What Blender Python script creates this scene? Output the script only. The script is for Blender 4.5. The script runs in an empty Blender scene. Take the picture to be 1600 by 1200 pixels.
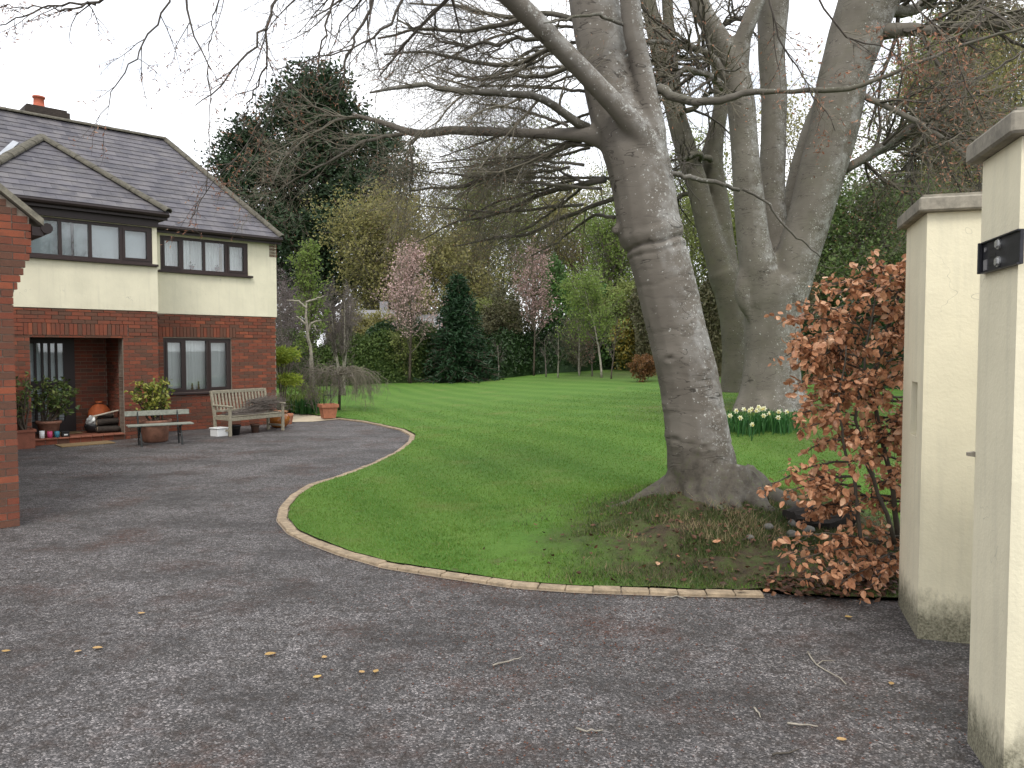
import bpy, math, random
import numpy as np
from mathutils import Vector, Matrix, geometry

sc = bpy.context.scene
# ------------------------------------------------------------------ camera, world, sun, exposure
CAM_H = 1.8
FPX = 1200.0
PITCH = math.atan(54 / 1200)
cam_data = bpy.data.cameras.new('camera')
cam_data.sensor_fit = 'HORIZONTAL'; cam_data.sensor_width = 36.0
cam_data.lens = 36.0 * FPX / 1600.0
cam_data.clip_start = 0.05; cam_data.clip_end = 3000
cam = bpy.data.objects.new('camera', cam_data)
sc.collection.objects.link(cam)
cam.location = (0, 0, CAM_H); cam.rotation_euler = (math.pi / 2 - PITCH, 0, 0)
sc.camera = cam

SUN_EL = math.radians(52); SUN_AZ = math.radians(184)          # azimuth from +Y clockwise: behind the camera
world = bpy.data.worlds.new('World'); sc.world = world; world.use_nodes = True
wn = world.node_tree.nodes; wl = world.node_tree.links; wn.clear()
w_out = wn.new('ShaderNodeOutputWorld'); w_bg = wn.new('ShaderNodeBackground'); w_bg.inputs[1].default_value = 0.1
w_sky = wn.new('ShaderNodeTexSky'); w_sky.sky_type = 'NISHITA'; w_sky.sun_disc = False
w_sky.sun_elevation = SUN_EL; w_sky.sun_rotation = SUN_AZ; w_sky.air_density = 1.0; w_sky.dust_density = 2.0
w_tc = wn.new('ShaderNodeTexCoord'); w_map = wn.new('ShaderNodeMapping'); w_map.inputs['Scale'].default_value = (2.2, 2.2, 5.5)
w_noi = wn.new('ShaderNodeTexNoise'); w_noi.inputs['Scale'].default_value = 1.6; w_noi.inputs['Detail'].default_value = 6; w_noi.inputs['Roughness'].default_value = 0.55
w_rmp = wn.new('ShaderNodeValToRGB'); w_rmp.color_ramp.elements[0].position = 0.36; w_rmp.color_ramp.elements[1].position = 0.60
w_rmp.color_ramp.elements[0].color = (0.50, 0.50, 0.50, 1); w_rmp.color_ramp.elements[1].color = (1, 1, 1, 1)
w_mix = wn.new('ShaderNodeMix'); w_mix.data_type = 'RGBA'; w_mix.inputs[7].default_value = (14.6, 14.8, 15.3, 1)   # cloud cover
wl.new(w_tc.outputs['Generated'], w_map.inputs['Vector']); wl.new(w_map.outputs[0], w_noi.inputs['Vector'])
wl.new(w_noi.outputs['Fac'], w_rmp.inputs[0]); wl.new(w_rmp.outputs[0], w_mix.inputs[0])
wl.new(w_sky.outputs[0], w_mix.inputs[6]); wl.new(w_mix.outputs[2], w_bg.inputs[0]); wl.new(w_bg.outputs[0], w_out.inputs[0])

sun_data = bpy.data.lights.new('sun', 'SUN'); sun_data.energy = 1.4; sun_data.angle = math.radians(18); sun_data.color = (1, 0.965, 0.9)
sun = bpy.data.objects.new('sun', sun_data); sc.collection.objects.link(sun)
sd = Vector((math.sin(SUN_AZ) * math.cos(SUN_EL), math.cos(SUN_AZ) * math.cos(SUN_EL), math.sin(SUN_EL)))
sun.rotation_euler = sd.to_track_quat('Z', 'Y').to_euler(); sun.location = (-2, -22, 30)

sc.view_settings.view_transform = 'Standard'; sc.view_settings.look = 'None'
sc.view_settings.exposure = 0.42; sc.view_settings.gamma = 1.0; sc.view_settings.use_curve_mapping = False
sc.render.engine = 'CYCLES'
sc.cycles.max_bounces = 6; sc.cycles.diffuse_bounces = 3; sc.cycles.transparent_max_bounces = 12
sc.cycles.use_denoising = True

# ------------------------------------------------------------------ picture geometry helpers
rng = np.random.default_rng(7)
random.seed(7)
_F = np.array([0, math.cos(PITCH), -math.sin(PITCH)]); _U = np.array([0, math.sin(PITCH), math.cos(PITCH)])
_C = np.array([0, 0, CAM_H])
def ray(px, py): return np.array([px - 800.0, 0, 0]) + FPX * _F + (600.0 - py) * _U
def gz(px, py, z=0.0):
    d = ray(px, py); return _C + d * (z - CAM_H) / d[2]
def dep(px, py, Y):
    d = ray(px, py); return _C + d * Y / d[1]
def on_plane(px, py, P, n):
    d = ray(px, py); return _C + d * (np.dot(P - _C, n) / np.dot(d, n))
def proj(P):
    v = np.asarray(P, float) - _C; w = v @ _F
    return 800 + FPX * v[0] / w, 600 - FPX * (v @ _U) / w
def smooth(t):
    t = np.clip(t, 0, 1); return t * t * (3 - 2 * t)
MOUND = (2.02, 7.55)
def terr(x, y):
    """height of the lawn: flat by the drive, rising gently to the right and the back, a root mound under the near beech"""
    x = np.asarray(x, float); y = np.asarray(y, float)
    z = 0.52 * smooth((x + 3.2) / 9.0) * smooth((y - 5.6) / 10.0)
    z = z + 0.25 * smooth((y - 17) / 26.0)
    d2 = ((x - MOUND[0]) / 1.35) ** 2 + ((y - MOUND[1]) / 1.25) ** 2
    z = z + 0.40 * np.exp(-d2) * smooth((y - 5.45) / 1.1)
    return z
LAWN_UP = 0.03
def G(px, py):
    z = 0.0
    for _ in range(60):
        P = gz(px, py, z); zn = float(terr(P[0], P[1])) + LAWN_UP
        z = 0.6 * z + 0.4 * zn
    return gz(px, py, z)
def GY(px, Y):
    """terrain point at depth Y under picture column px"""
    P = dep(px, 560, Y); return np.array([P[0], Y, float(terr(P[0], Y)) + LAWN_UP])

# ------------------------------------------------------------------ materials
def lin(r, g, b):
    f = lambda c: (c / 255 / 12.92) if c / 255 <= 0.04045 else ((c / 255 + 0.055) / 1.055) ** 2.4
    return (f(r), f(g), f(b), 1.0)
MATS = {}
class NT:
    def __init__(self, name):
        self.m = bpy.data.materials.new(name); self.m.use_nodes = True
        self.t = self.m.node_tree; self.t.nodes.clear()
        self.out = self.n('ShaderNodeOutputMaterial')
        MATS[name] = self.m
    def n(self, typ, **kw):
        nd = self.t.nodes.new(typ)
        for k, v in kw.items():
            if k.startswith('i_'):
                key = k[2:]; key = int(key) if key.isdigit() else key.replace('_', ' ')
                nd.inputs[key].default_value = v
            else: setattr(nd, k, v)
        return nd
    def l(self, a, b): self.t.links.new(a, b)
    def coords(self, which='Object', scale=(1, 1, 1)):
        tc = self.n('ShaderNodeTexCoord'); mp = self.n('ShaderNodeMapping'); mp.inputs['Scale'].default_value = scale
        if which == 'World':
            g = self.n('ShaderNodeNewGeometry'); self.l(g.outputs['Position'], mp.inputs['Vector'])
        else: self.l(tc.outputs[which], mp.inputs['Vector'])
        return mp.outputs[0]
    def noise(self, vec, scale, detail=4, rough=0.55, dist=0.0):
        nd = self.n('ShaderNodeTexNoise'); nd.inputs['Scale'].default_value = scale; nd.inputs['Detail'].default_value = detail
        nd.inputs['Roughness'].default_value = rough; nd.inputs['Distortion'].default_value = dist
        if vec is not None: self.l(vec, nd.inputs['Vector'])
        return nd.outputs['Fac']
    def ramp(self, fac, stops, interp='LINEAR'):
        r = self.n('ShaderNodeValToRGB'); cr = r.color_ramp; cr.interpolation = interp
        while len(cr.elements) < len(stops): cr.elements.new(0.5)
        for e, (p, c) in zip(cr.elements, stops):
            e.position = p; e.color = c if len(c) == 4 else (*c, 1)
        self.l(fac, r.inputs[0]); return r.outputs[0]
    def mix(self, fac, a, b, mode='MIX'):
        m = self.n('ShaderNodeMix', data_type='RGBA', blend_type=mode)
        for sock, v in ((0, fac), (6, a), (7, b)):
            if isinstance(v, bpy.types.NodeSocket): self.l(v, m.inputs[sock])
            else: m.inputs[sock].default_value = v
        return m.outputs[2]
    def math(self, op, a, b=0.0, clamp=False):
        m = self.n('ShaderNodeMath', operation=op, use_clamp=clamp)
        for i, v in enumerate((a, b)):
            if isinstance(v, bpy.types.NodeSocket): self.l(v, m.inputs[i])
            else: m.inputs[i].default_value = v
        return m.outputs[0]
    def rnd(self):
        g = self.n('ShaderNodeNewGeometry'); o = self.n('ShaderNodeObjectInfo')
        return self.math('FRACT', self.math('ADD', g.outputs['Random Per Island'], o.outputs['Random']))
    def bump(self, h, strength=0.3, dist=0.01):
        b = self.n('ShaderNodeBump'); b.inputs['Strength'].default_value = strength; b.inputs['Distance'].default_value = dist
        self.l(h, b.inputs['Height']); return b.outputs[0]
    def bsdf(self, col, rough=0.8, normal=None, metal=0.0, spec=0.4):
        p = self.n('ShaderNodeBsdfPrincipled'); p.inputs['Roughness'].default_value = rough if not isinstance(rough, bpy.types.NodeSocket) else 0.5
        if isinstance(rough, bpy.types.NodeSocket): self.l(rough, p.inputs['Roughness'])
        p.inputs['Metallic'].default_value = metal; p.inputs['Specular IOR Level'].default_value = spec
        if isinstance(col, bpy.types.NodeSocket): self.l(col, p.inputs['Base Color'])
        else: p.inputs['Base Color'].default_value = col
        if normal is not None: self.l(normal, p.inputs['Normal'])
        return p.outputs[0]
    def done(self, sh): self.l(sh, self.out.inputs['Surface']); return self.m

def m_plain(name, col, rough=0.7, var=0.25, scale=12, bump=0.15, metal=0.0, spec=0.4, coords='Object'):
    t = NT(name); v = t.coords(coords); n1 = t.noise(v, scale, 5); n2 = t.noise(v, scale * 5, 3)
    d = tuple(c * (1 - var) for c in col[:3]) + (1,); u = tuple(min(1, c * (1 + var * 0.6)) for c in col[:3]) + (1,)
    c = t.ramp(n1, [(0.3, d), (0.7, u)])
    c = t.mix(0.25, c, t.ramp(n2, [(0.35, d), (0.65, u)]))
    return t.done(t.bsdf(c, rough, t.bump(n2, bump, 0.004), metal, spec))
def m_leaf(name, cols, transl=0.3, rough=0.55, mottle=0.0):
    t = NT(name); r = t.rnd()
    c = t.ramp(r, [(i / max(1, len(cols) - 1), cc) for i, cc in enumerate(cols)])
    if mottle: c = t.mix(mottle, c, t.ramp(t.noise(t.coords('World'), 55, 4, .7), [(0.3, tuple(q * .35 for q in cols[0][:3]) + (1,)), (0.6, cols[1]), (0.8, cols[3])]))
    d = t.bsdf(c, rough, None, 0, 0.3); tr = t.n('ShaderNodeBsdfTranslucent'); t.l(c, tr.inputs[0])
    mx = t.n('ShaderNodeMixShader'); mx.inputs[0].default_value = transl; t.l(d, mx.inputs[1]); t.l(tr.outputs[0], mx.inputs[2])
    return t.done(mx.outputs[0])
def m_brick(name):
    t = NT(name); r = t.rnd(); v = t.coords('World')
    c = t.ramp(r, [(0.0, lin(118, 62, 46)), (0.2, lin(134, 72, 52)), (0.38, lin(100, 62, 49)), (0.53, lin(84, 65, 54)), (0.66, lin(124, 66, 48)), (0.80, lin(94, 67, 54)), (0.93, lin(148, 80, 55))], 'CONSTANT')
    n = t.noise(v, 9, 5); n2 = t.noise(v, 130, 3)
    c = t.mix(t.ramp(n, [(0.42, (0, 0, 0, 1)), (0.70, (0.6, 0.6, 0.6, 1))]), c, lin(88, 66, 55))
    c = t.mix(0.25, c, t.ramp(n2, [(0.3, (0.02, 0.015, 0.012, 1)), (0.7, (0.42, 0.16, 0.1, 1))]))
    return t.done(t.bsdf(c, 0.85, t.bump(n2, 0.4, 0.004), 0, 0.25))
def m_slate(name):
    t = NT(name); r = t.rnd(); v = t.coords('World')
    c = t.ramp(r, [(0, (0.056, 0.053, 0.064, 1)), (0.5, (0.082, 0.077, 0.090, 1)), (1, (0.115, 0.107, 0.118, 1))])
    n = t.noise(v, 3.5, 6); n2 = t.noise(v, 40, 4)
    c = t.mix(t.ramp(n, [(0.40, (0, 0, 0, 1)), (0.70, (0.75, 0.75, 0.75, 1))]), c, (0.150, 0.138, 0.135, 1))
    c = t.mix(t.ramp(t.noise(t.coords('World', (1, 1, 3)), 1.6, 6, .7), [(0.48, (0, 0, 0, 1)), (0.66, (0.7, 0.7, 0.7, 1))]), c, (0.045, 0.042, 0.050, 1))
    c = t.mix(t.ramp(n2, [(0.66, (0, 0, 0, 1)), (0.74, (0.6, 0.6, 0.6, 1))]), c, (0.2, 0.19, 0.16, 1))
    return t.done(t.bsdf(c, 0.55, t.bump(n2, 0.3, 0.004), 0, 0.45))
def m_render(name, base, streak=0.5, dirt_h=0.35):
    """painted masonry; green-black algae rises from the foot of the wall"""
    t = NT(name); v = t.coords('World'); n = t.noise(v, 2.2, 5); n2 = t.noise(v, 60, 4); vs = t.coords('World', (14, 14, 1.1)); n3 = t.noise(vs, 1.0, 5)
    d = tuple(c * 0.86 for c in base[:3]) + (1,)
    c = t.ramp(n, [(0.3, d), (0.7, base)])
    c = t.mix(t.ramp(n3, [(0.5, (0, 0, 0, 1)), (0.8, (streak * 0.5,) * 3 + (1,))]), c, (0.42, 0.40, 0.31, 1))
    g = t.n('ShaderNodeNewGeometry'); sx = t.n('ShaderNodeSeparateXYZ'); t.l(g.outputs['Position'], sx.inputs[0])
    h = t.math('SUBTRACT', dirt_h, sx.outputs['Z']); h = t.math('DIVIDE', h, dirt_h, True)
    n4 = t.noise(t.coords('World', (1, 1, 0.5)), 22, 6, 0.7); k = t.math('SUBTRACT', t.math('MULTIPLY', h, 1.5), t.math('MULTIPLY', n4, 1.05))
    k = t.math('MULTIPLY', k, 1.7, True)
    c = t.mix(t.math('MULTIPLY', k, t.ramp(t.noise(v, 70, 4, .7), [(0.3, (0.55,) * 3 + (1,)), (0.65, (1, 1, 1, 1))])), c, (0.105, 0.10, 0.066, 1))
    ck = t.noise(v, 2.7, 3, .5, .4); ck = t.math('MULTIPLY', t.math('LESS_THAN', t.math('ABSOLUTE', t.math('SUBTRACT', ck, 0.5)), 0.0012), t.ramp(t.noise(v, 1.1, 3), [(0.5, (0, 0, 0, 1)), (0.6, (0.5, 0.5, 0.5, 1))]))
    c = t.mix(ck, c, (0.2, 0.19, 0.15, 1)); tr = t.noise(v, 9, 4, .6)
    return t.done(t.bsdf(c, 0.8, t.bump(t.math('ADD', n2, t.math('MULTIPLY', tr, 2.0)), 0.3, 0.006), 0, 0.25))
def m_bark(name, base, dark, lichen=1.0, moss=0.0, scale=1.0, lich_dir=(0.95, -0.22, 0.05), foot=0.0):
    t = NT(name); v = t.coords('World', (1, 1, 1))
    n1 = t.noise(v, 2.2 * scale, 5); vz = t.coords('World', (2.2, 2.2, 9)); n2 = t.noise(vz, 1.7 * scale, 7, 0.62, 1.2); n3 = t.noise(v, 55, 4)
    c = t.ramp(n1, [(0.22, dark), (0.78, base)])
    c = t.mix(t.ramp(n2, [(0.30, (0.5, 0.5, 0.5, 1)), (0.44, (0, 0, 0, 1))]), c, tuple(x * 0.62 for x in dark[:3]) + (1,))
    g = t.n('ShaderNodeNewGeometry')
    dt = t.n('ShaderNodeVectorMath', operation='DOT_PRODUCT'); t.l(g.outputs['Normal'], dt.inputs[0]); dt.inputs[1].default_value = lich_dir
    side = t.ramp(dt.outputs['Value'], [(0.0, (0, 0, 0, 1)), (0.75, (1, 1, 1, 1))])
    if lichen > 0:
        for sc_, th, amt in ((13, 0.10, 0.7), (27, 0.16, 0.85), (62, 0.18, 0.75)):
            vo = t.n('ShaderNodeTexVoronoi'); vo.inputs['Scale'].default_value = sc_; vo.inputs['Randomness'].default_value = 1.0
            nz = t.n('ShaderNodeTexNoise'); nz.inputs['Scale'].default_value = 30; t.l(v, nz.inputs['Vector'])
            vv = t.mix(0.06, v, nz.outputs['Color'], 'ADD'); t.l(vv, vo.inputs['Vector'])
            vc = t.n('ShaderNodeSeparateColor'); t.l(vo.outputs['Color'], vc.inputs[0])
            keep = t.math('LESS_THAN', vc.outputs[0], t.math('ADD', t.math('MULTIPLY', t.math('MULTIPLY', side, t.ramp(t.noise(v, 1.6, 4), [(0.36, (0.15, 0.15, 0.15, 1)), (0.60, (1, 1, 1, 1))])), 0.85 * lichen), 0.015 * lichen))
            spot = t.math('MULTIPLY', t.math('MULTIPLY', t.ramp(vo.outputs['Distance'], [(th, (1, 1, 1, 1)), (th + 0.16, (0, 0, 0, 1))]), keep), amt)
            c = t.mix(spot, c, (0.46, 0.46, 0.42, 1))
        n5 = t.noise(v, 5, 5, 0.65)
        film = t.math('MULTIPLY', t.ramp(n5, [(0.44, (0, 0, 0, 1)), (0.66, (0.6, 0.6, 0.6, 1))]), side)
        c = t.mix(t.math('MULTIPLY', film, lichen, True), c, (0.38, 0.38, 0.36, 1))  # lichen film, strengthened so the colour also carries the trunk's brighter lit side
    cr = t.noise(t.coords('World', (1.3, 1.3, 4.2)), 1.9, 3, 0.5, 0.8)
    crl = t.math('MULTIPLY', t.ramp(t.math('ABSOLUTE', t.math('SUBTRACT', cr, 0.5)), [(0.0, (0.85, 0.85, 0.85, 1)), (0.014, (0, 0, 0, 1))]), t.ramp(t.noise(v, 2.6, 3), [(0.47, (0, 0, 0, 1)), (0.56, (1, 1, 1, 1))]))
    c = t.mix(crl, c, (0.028, 0.024, 0.019, 1))
    if moss > 0:
        n6 = t.noise(v, 3.2, 5); c = t.mix(t.ramp(n6, [(0.45, (0, 0, 0, 1)), (0.7, (moss,) * 3 + (1,))]), c, (0.085, 0.095, 0.035, 1))
    if foot:
        sx = t.n('ShaderNodeSeparateXYZ'); t.l(g.outputs['Position'], sx.inputs[0]); n7 = t.noise(v, 4.5, 6, 0.7)
        k = t.math('MULTIPLY', t.math('SUBTRACT', t.math('ADD', foot, t.math('MULTIPLY', n7, 0.7)), sx.outputs['Z']), 3.0, True)
        c = t.mix(t.math('MULTIPLY', k, 0.85), c, t.ramp(t.noise(v, 14, 5, 0.7), [(0.35, (0.040, 0.034, 0.026, 1)), (0.55, (0.075, 0.066, 0.050, 1)), (0.66, (0.060, 0.070, 0.028, 1)), (0.8, (0.13, 0.12, 0.10, 1))]))
    h = t.math('SUBTRACT', t.math('ADD', t.math('MULTIPLY', n2, 0.6), t.math('MULTIPLY', n3, 0.3)), t.math('MULTIPLY', crl, 0.8))
    return t.done(t.bsdf(c, 0.8, t.bump(h, 0.4, 0.010), 0, 0.25))

m_brick('brick'); m_slate('slate')
m_plain('mortar', (0.30, 0.25, 0.20, 1), 0.95, 0.2, 20)
m_render('render', (0.79, 0.74, 0.56, 1), 0.45, 0.02)
m_render('pillar_paint', (0.78, 0.72, 0.53, 1), 0.6, 0.46)
m_plain('coping', (0.27, 0.245, 0.195, 1), 0.9, 0.5, 9, 0.5)
m_plain('dark_frame', (0.032, 0.018, 0.016, 1), 0.45, 0.2, 20, 0.05)
m_plain('fascia', (0.022, 0.013, 0.012, 1), 0.5, 0.2, 20, 0.05)
m_plain('curtain', (0.88, 0.89, 0.87, 1), 0.9, 0.06, 6, 0.05)
m_plain('blind', (0.62, 0.68, 0.70, 1), 0.9, 0.05, 6, 0.02)
m_plain('terracotta', (0.36, 0.14, 0.075, 1), 0.8, 0.3, 14, 0.2)
m_plain('old_terracotta', (0.24, 0.115, 0.075, 1), 0.85, 0.4, 10, 0.2)
m_plain('red_tile', (0.25, 0.085, 0.05, 1), 0.7, 0.3, 10, 0.1)
m_plain('glazed_pot', (0.30, 0.105, 0.02, 1), 0.18, 0.35, 8, 0.05, 0, 0.6)
m_plain('chimney_pot', (0.42, 0.11, 0.06, 1), 0.8, 0.2, 14, 0.1)
m_plain('ridge_tile', (0.115, 0.105, 0.08, 1), 0.9, 0.55, 14, 0.5, coords='World')
m_plain('verge', (0.24, 0.22, 0.17, 1), 0.9, 0.5, 14, 0.5, coords='World')
m_plain('lead', (0.42, 0.44, 0.47, 1), 0.6, 0.2, 8, 0.1)
m_plain('weathered_wood', (0.30, 0.27, 0.20, 1), 0.85, 0.35, 22, 0.4)
m_plain('grey_plank', (0.23, 0.24, 0.20, 1), 0.85, 0.35, 22, 0.4)
m_plain('cast_iron', (0.016, 0.020, 0.020, 1), 0.55, 0.3, 20, 0.1)
m_plain('black_metal', (0.040, 0.040, 0.046, 1), 0.42, 0.3, 20, 0.1, 0.6)
m_plain('zinc', (0.62, 0.62, 0.60, 1), 0.4, 0.15, 30, 0.1, 0.85)
m_plain('hinge_grey', (0.26, 0.25, 0.25, 1), 0.5, 0.2, 30, 0.1, 0.3)
m_plain('soil', (0.045, 0.032, 0.022, 1), 0.95, 0.5, 14, 0.8)
m_plain('coir', (0.22, 0.15, 0.075, 1), 0.95, 0.3, 40, 0.5)
m_plain('orange_net', (0.50, 0.12, 0.035, 1), 0.7, 0.35, 18, 0.4)
m_plain('log_bark', (0.045, 0.035, 0.028, 1), 0.9, 0.5, 25, 0.7)
m_plain('log_end', (0.38, 0.30, 0.21, 1), 0.85, 0.3, 20, 0.2)
m_plain('pale_plank', (0.48, 0.44, 0.36, 1), 0.8, 0.2, 20, 0.2)
m_plain('silver_bag', (0.42, 0.43, 0.42, 1), 0.35, 0.4, 12, 0.6, 0.2)
m_plain('black_plastic', (0.014, 0.014, 0.015, 1), 0.45, 0.2, 12, 0.05)
m_plain('white_plastic', (0.72, 0.73, 0.72, 1), 0.45, 0.08, 12, 0.05)
m_plain('pink_glass', (0.50, 0.05, 0.14, 1), 0.3, 0.1, 12, 0.02)
m_plain('teal_glass', (0.03, 0.17, 0.24, 1), 0.3, 0.1, 12, 0.02)
m_plain('brown_plastic', (0.15, 0.085, 0.06, 1), 0.6, 0.2, 12, 0.05)
m_plain('kerb_stone', (0.33, 0.255, 0.17, 1), 0.9, 0.5, 13, 0.5, coords='World')
m_plain('paving', (0.50, 0.42, 0.30, 1), 0.9, 0.25, 6, 0.2, coords='World')
m_plain('quarry', (0.27, 0.10, 0.06, 1), 0.7, 0.3, 10, 0.1, coords='World')
m_plain('rock', (0.13, 0.125, 0.11, 1), 0.9, 0.45, 9, 0.7)
m_plain('rot_wood', (0.018, 0.014, 0.011, 1), 0.95, 0.5, 20, 0.9)
m_plain('far_wall', (0.66, 0.67, 0.67, 1), 0.9, 0.12, 2, 0.1)
m_plain('far_roof', (0.24, 0.235, 0.24, 1), 0.9, 0.2, 3, 0.1)
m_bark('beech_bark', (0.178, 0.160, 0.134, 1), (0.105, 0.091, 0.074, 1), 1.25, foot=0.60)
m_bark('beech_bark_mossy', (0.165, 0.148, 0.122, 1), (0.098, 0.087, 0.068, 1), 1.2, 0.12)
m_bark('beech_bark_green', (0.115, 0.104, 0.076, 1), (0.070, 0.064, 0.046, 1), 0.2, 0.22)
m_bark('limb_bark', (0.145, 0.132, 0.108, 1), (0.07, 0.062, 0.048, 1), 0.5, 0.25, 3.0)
m_plain('twig', (0.150, 0.132, 0.096, 1), 0.8, 0.35, 6, 0.1, coords='World')
m_plain('dark_twig', (0.070, 0.059, 0.046, 1), 0.8, 0.35, 6, 0.1, coords='World')
m_plain('grey_twig', (0.115, 0.095, 0.080, 1), 0.8, 0.35, 6, 0.1, coords='World')
m_plain('pale_bark', (0.30, 0.27, 0.22, 1), 0.85, 0.45, 12, 0.3, coords='World')
m_plain('brown_bark', (0.075, 0.058, 0.042, 1), 0.9, 0.4, 12, 0.3, coords='World')
m_leaf('buds', [lin(132, 88, 66), lin(165, 118, 92), lin(104, 70, 54), lin(190, 150, 122)], 0.2)
m_leaf('copper_leaf', [lin(178, 122, 88), lin(212, 160, 122), lin(146, 96, 68), lin(228, 188, 154), lin(194, 138, 102), lin(112, 74, 56), lin(206, 152, 114), lin(158, 102, 70)], 0.25, 0.4, 0.3)
m_leaf('litter', [lin(70, 48, 36), lin(96, 62, 44), lin(52, 38, 30), lin(120, 84, 60)], 0.1)
m_leaf('bud_scale', [lin(84, 56, 44), lin(104, 66, 50), lin(66, 46, 38)], 0.1)
m_leaf('yellow_leaf', [lin(206, 172, 96), lin(196, 160, 110), lin(170, 140, 70)], 0.2)
t = NT('grass'); v = t.coords('World')
gc = t.ramp(t.rnd(), [(0, (0.066, 0.150, 0.017, 1)), (0.3, (0.098, 0.200, 0.024, 1)), (0.55, (0.140, 0.245, 0.034, 1)), (0.75, (0.076, 0.168, 0.018, 1)), (0.92, (0.205, 0.265, 0.058, 1)), (1.0, (0.26, 0.25, 0.10, 1))])
wv = t.n('ShaderNodeTexWave'); wv.inputs['Scale'].default_value = 0.30; wv.inputs['Distortion'].default_value = 5.0; wv.inputs['Detail'].default_value = 4; wv.inputs['Detail Scale'].default_value = 0.4
rot = t.n('ShaderNodeMapping'); rot.inputs['Rotation'].default_value = (0, 0, math.radians(-24)); t.l(v, rot.inputs['Vector']); t.l(rot.outputs[0], wv.inputs['Vector'])
gc = t.mix(t.math('MULTIPLY', t.ramp(wv.outputs['Fac'], [(0.2, (0, 0, 0, 1)), (0.9, (1, 1, 1, 1))]), 0.28), gc, (0.165, 0.275, 0.050, 1))
gc = t.mix(t.ramp(t.noise(v, 0.8, 6, .7), [(0.53, (0, 0, 0, 1)), (0.70, (0.6, 0.6, 0.6, 1))]), gc, (0.19, 0.215, 0.06, 1))
gc = t.mix(t.ramp(t.noise(v, 1.9, 5, .65), [(0.56, (0, 0, 0, 1)), (0.70, (0.6, 0.6, 0.6, 1))]), gc, (0.045, 0.125, 0.018, 1))
gd = t.bsdf(gc, 0.55, None, 0, 0.3); gt_ = t.n('ShaderNodeBsdfTranslucent'); t.l(gc, gt_.inputs[0]); gm = t.n('ShaderNodeMixShader'); gm.inputs[0].default_value = 0.4; t.l(gd, gm.inputs[1]); t.l(gt_.outputs[0], gm.inputs[2]); t.done(gm.outputs[0])
m_leaf('rough_grass', [(0.035, 0.080, 0.016, 1), (0.055, 0.10, 0.022, 1), (0.17, 0.145, 0.075, 1), (0.028, 0.065, 0.014, 1), (0.12, 0.105, 0.05, 1), (0.045, 0.10, 0.018, 1)], 0.25)
m_leaf('straw', [(0.36, 0.28, 0.15, 1), (0.24, 0.18, 0.10, 1), (0.42, 0.34, 0.20, 1)], 0.25)
m_leaf('daff_leaf', [(0.022, 0.085, 0.022, 1), (0.035, 0.12, 0.03, 1), (0.05, 0.145, 0.03, 1)], 0.25)
m_leaf('daff_petal', [(0.80, 0.80, 0.60, 1), (0.82, 0.80, 0.52, 1)], 0.35)
m_leaf('daff_cup', [(0.78, 0.66, 0.20, 1), (0.80, 0.72, 0.34, 1)], 0.3)
m_leaf('variegated', [(0.42, 0.40, 0.06, 1), (0.07, 0.12, 0.025, 1), (0.52, 0.50, 0.12, 1), (0.05, 0.09, 0.02, 1), (0.34, 0.36, 0.06, 1)], 0.25)
m_leaf('glossy_green', [(0.05, 0.09, 0.022, 1), (0.10, 0.14, 0.03, 1), (0.035, 0.065, 0.02, 1), (0.19, 0.22, 0.06, 1)], 0.2)
m_leaf('lime', [(0.24, 0.32, 0.035, 1), (0.34, 0.40, 0.06, 1), (0.15, 0.24, 0.03, 1)], 0.35)
m_leaf('spring_green', [(0.16, 0.24, 0.05, 1), (0.22, 0.29, 0.07, 1), (0.12, 0.18, 0.04, 1)], 0.4)
m_leaf('bright_green', [(0.075, 0.19, 0.028, 1), (0.11, 0.24, 0.04, 1), (0.05, 0.14, 0.022, 1)], 0.35)
m_leaf('mid_green', [(0.060, 0.135, 0.030, 1), (0.085, 0.165, 0.040, 1), (0.045, 0.10, 0.024, 1)], 0.3)
m_leaf('olive', [(0.30, 0.275, 0.095, 1), (0.23, 0.225, 0.08, 1), (0.36, 0.315, 0.13, 1), (0.18, 0.18, 0.06, 1)], 0.4)
m_leaf('olive_green', [(0.20, 0.245, 0.07, 1), (0.26, 0.295, 0.09, 1), (0.15, 0.18, 0.05, 1)], 0.4)
m_leaf('pink', [(0.52, 0.35, 0.33, 1), (0.62, 0.45, 0.42, 1), (0.36, 0.23, 0.21, 1)], 0.3)
m_leaf('dusky_pink', [(0.40, 0.26, 0.25, 1), (0.48, 0.33, 0.30, 1), (0.28, 0.18, 0.165, 1)], 0.3)
m_leaf('rust_fern', [(0.24, 0.11, 0.04, 1), (0.17, 0.085, 0.035, 1), (0.30, 0.15, 0.06, 1)], 0.3)
m_leaf('red_haze', [(0.22, 0.12, 0.10, 1), (0.27, 0.16, 0.13, 1)], 0.3)
m_leaf('purple_twig', [(0.13, 0.10, 0.105, 1), (0.17, 0.135, 0.135, 1)], 0.1)
m_leaf('hedge_leaf', [(0.062, 0.105, 0.030, 1), (0.09, 0.14, 0.036, 1), (0.125, 0.175, 0.045, 1), (0.045, 0.08, 0.024, 1)], 0.25)
m_leaf('laurel', [(0.022, 0.052, 0.016, 1), (0.035, 0.07, 0.02, 1), (0.016, 0.036, 0.012, 1), (0.05, 0.085, 0.028, 1)], 0.15, 0.4)
m_leaf('yellow_shrub', [(0.26, 0.19, 0.03, 1), (0.06, 0.08, 0.02, 1), (0.34, 0.26, 0.05, 1)], 0.25)
m_leaf('fir', [(0.016, 0.046, 0.018, 1), (0.024, 0.062, 0.022, 1), (0.012, 0.034, 0.014, 1)], 0.1)
m_leaf('cypress', [(0.028, 0.054, 0.024, 1), (0.040, 0.072, 0.030, 1), (0.020, 0.038, 0.018, 1), (0.055, 0.088, 0.036, 1)], 0.12)
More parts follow.
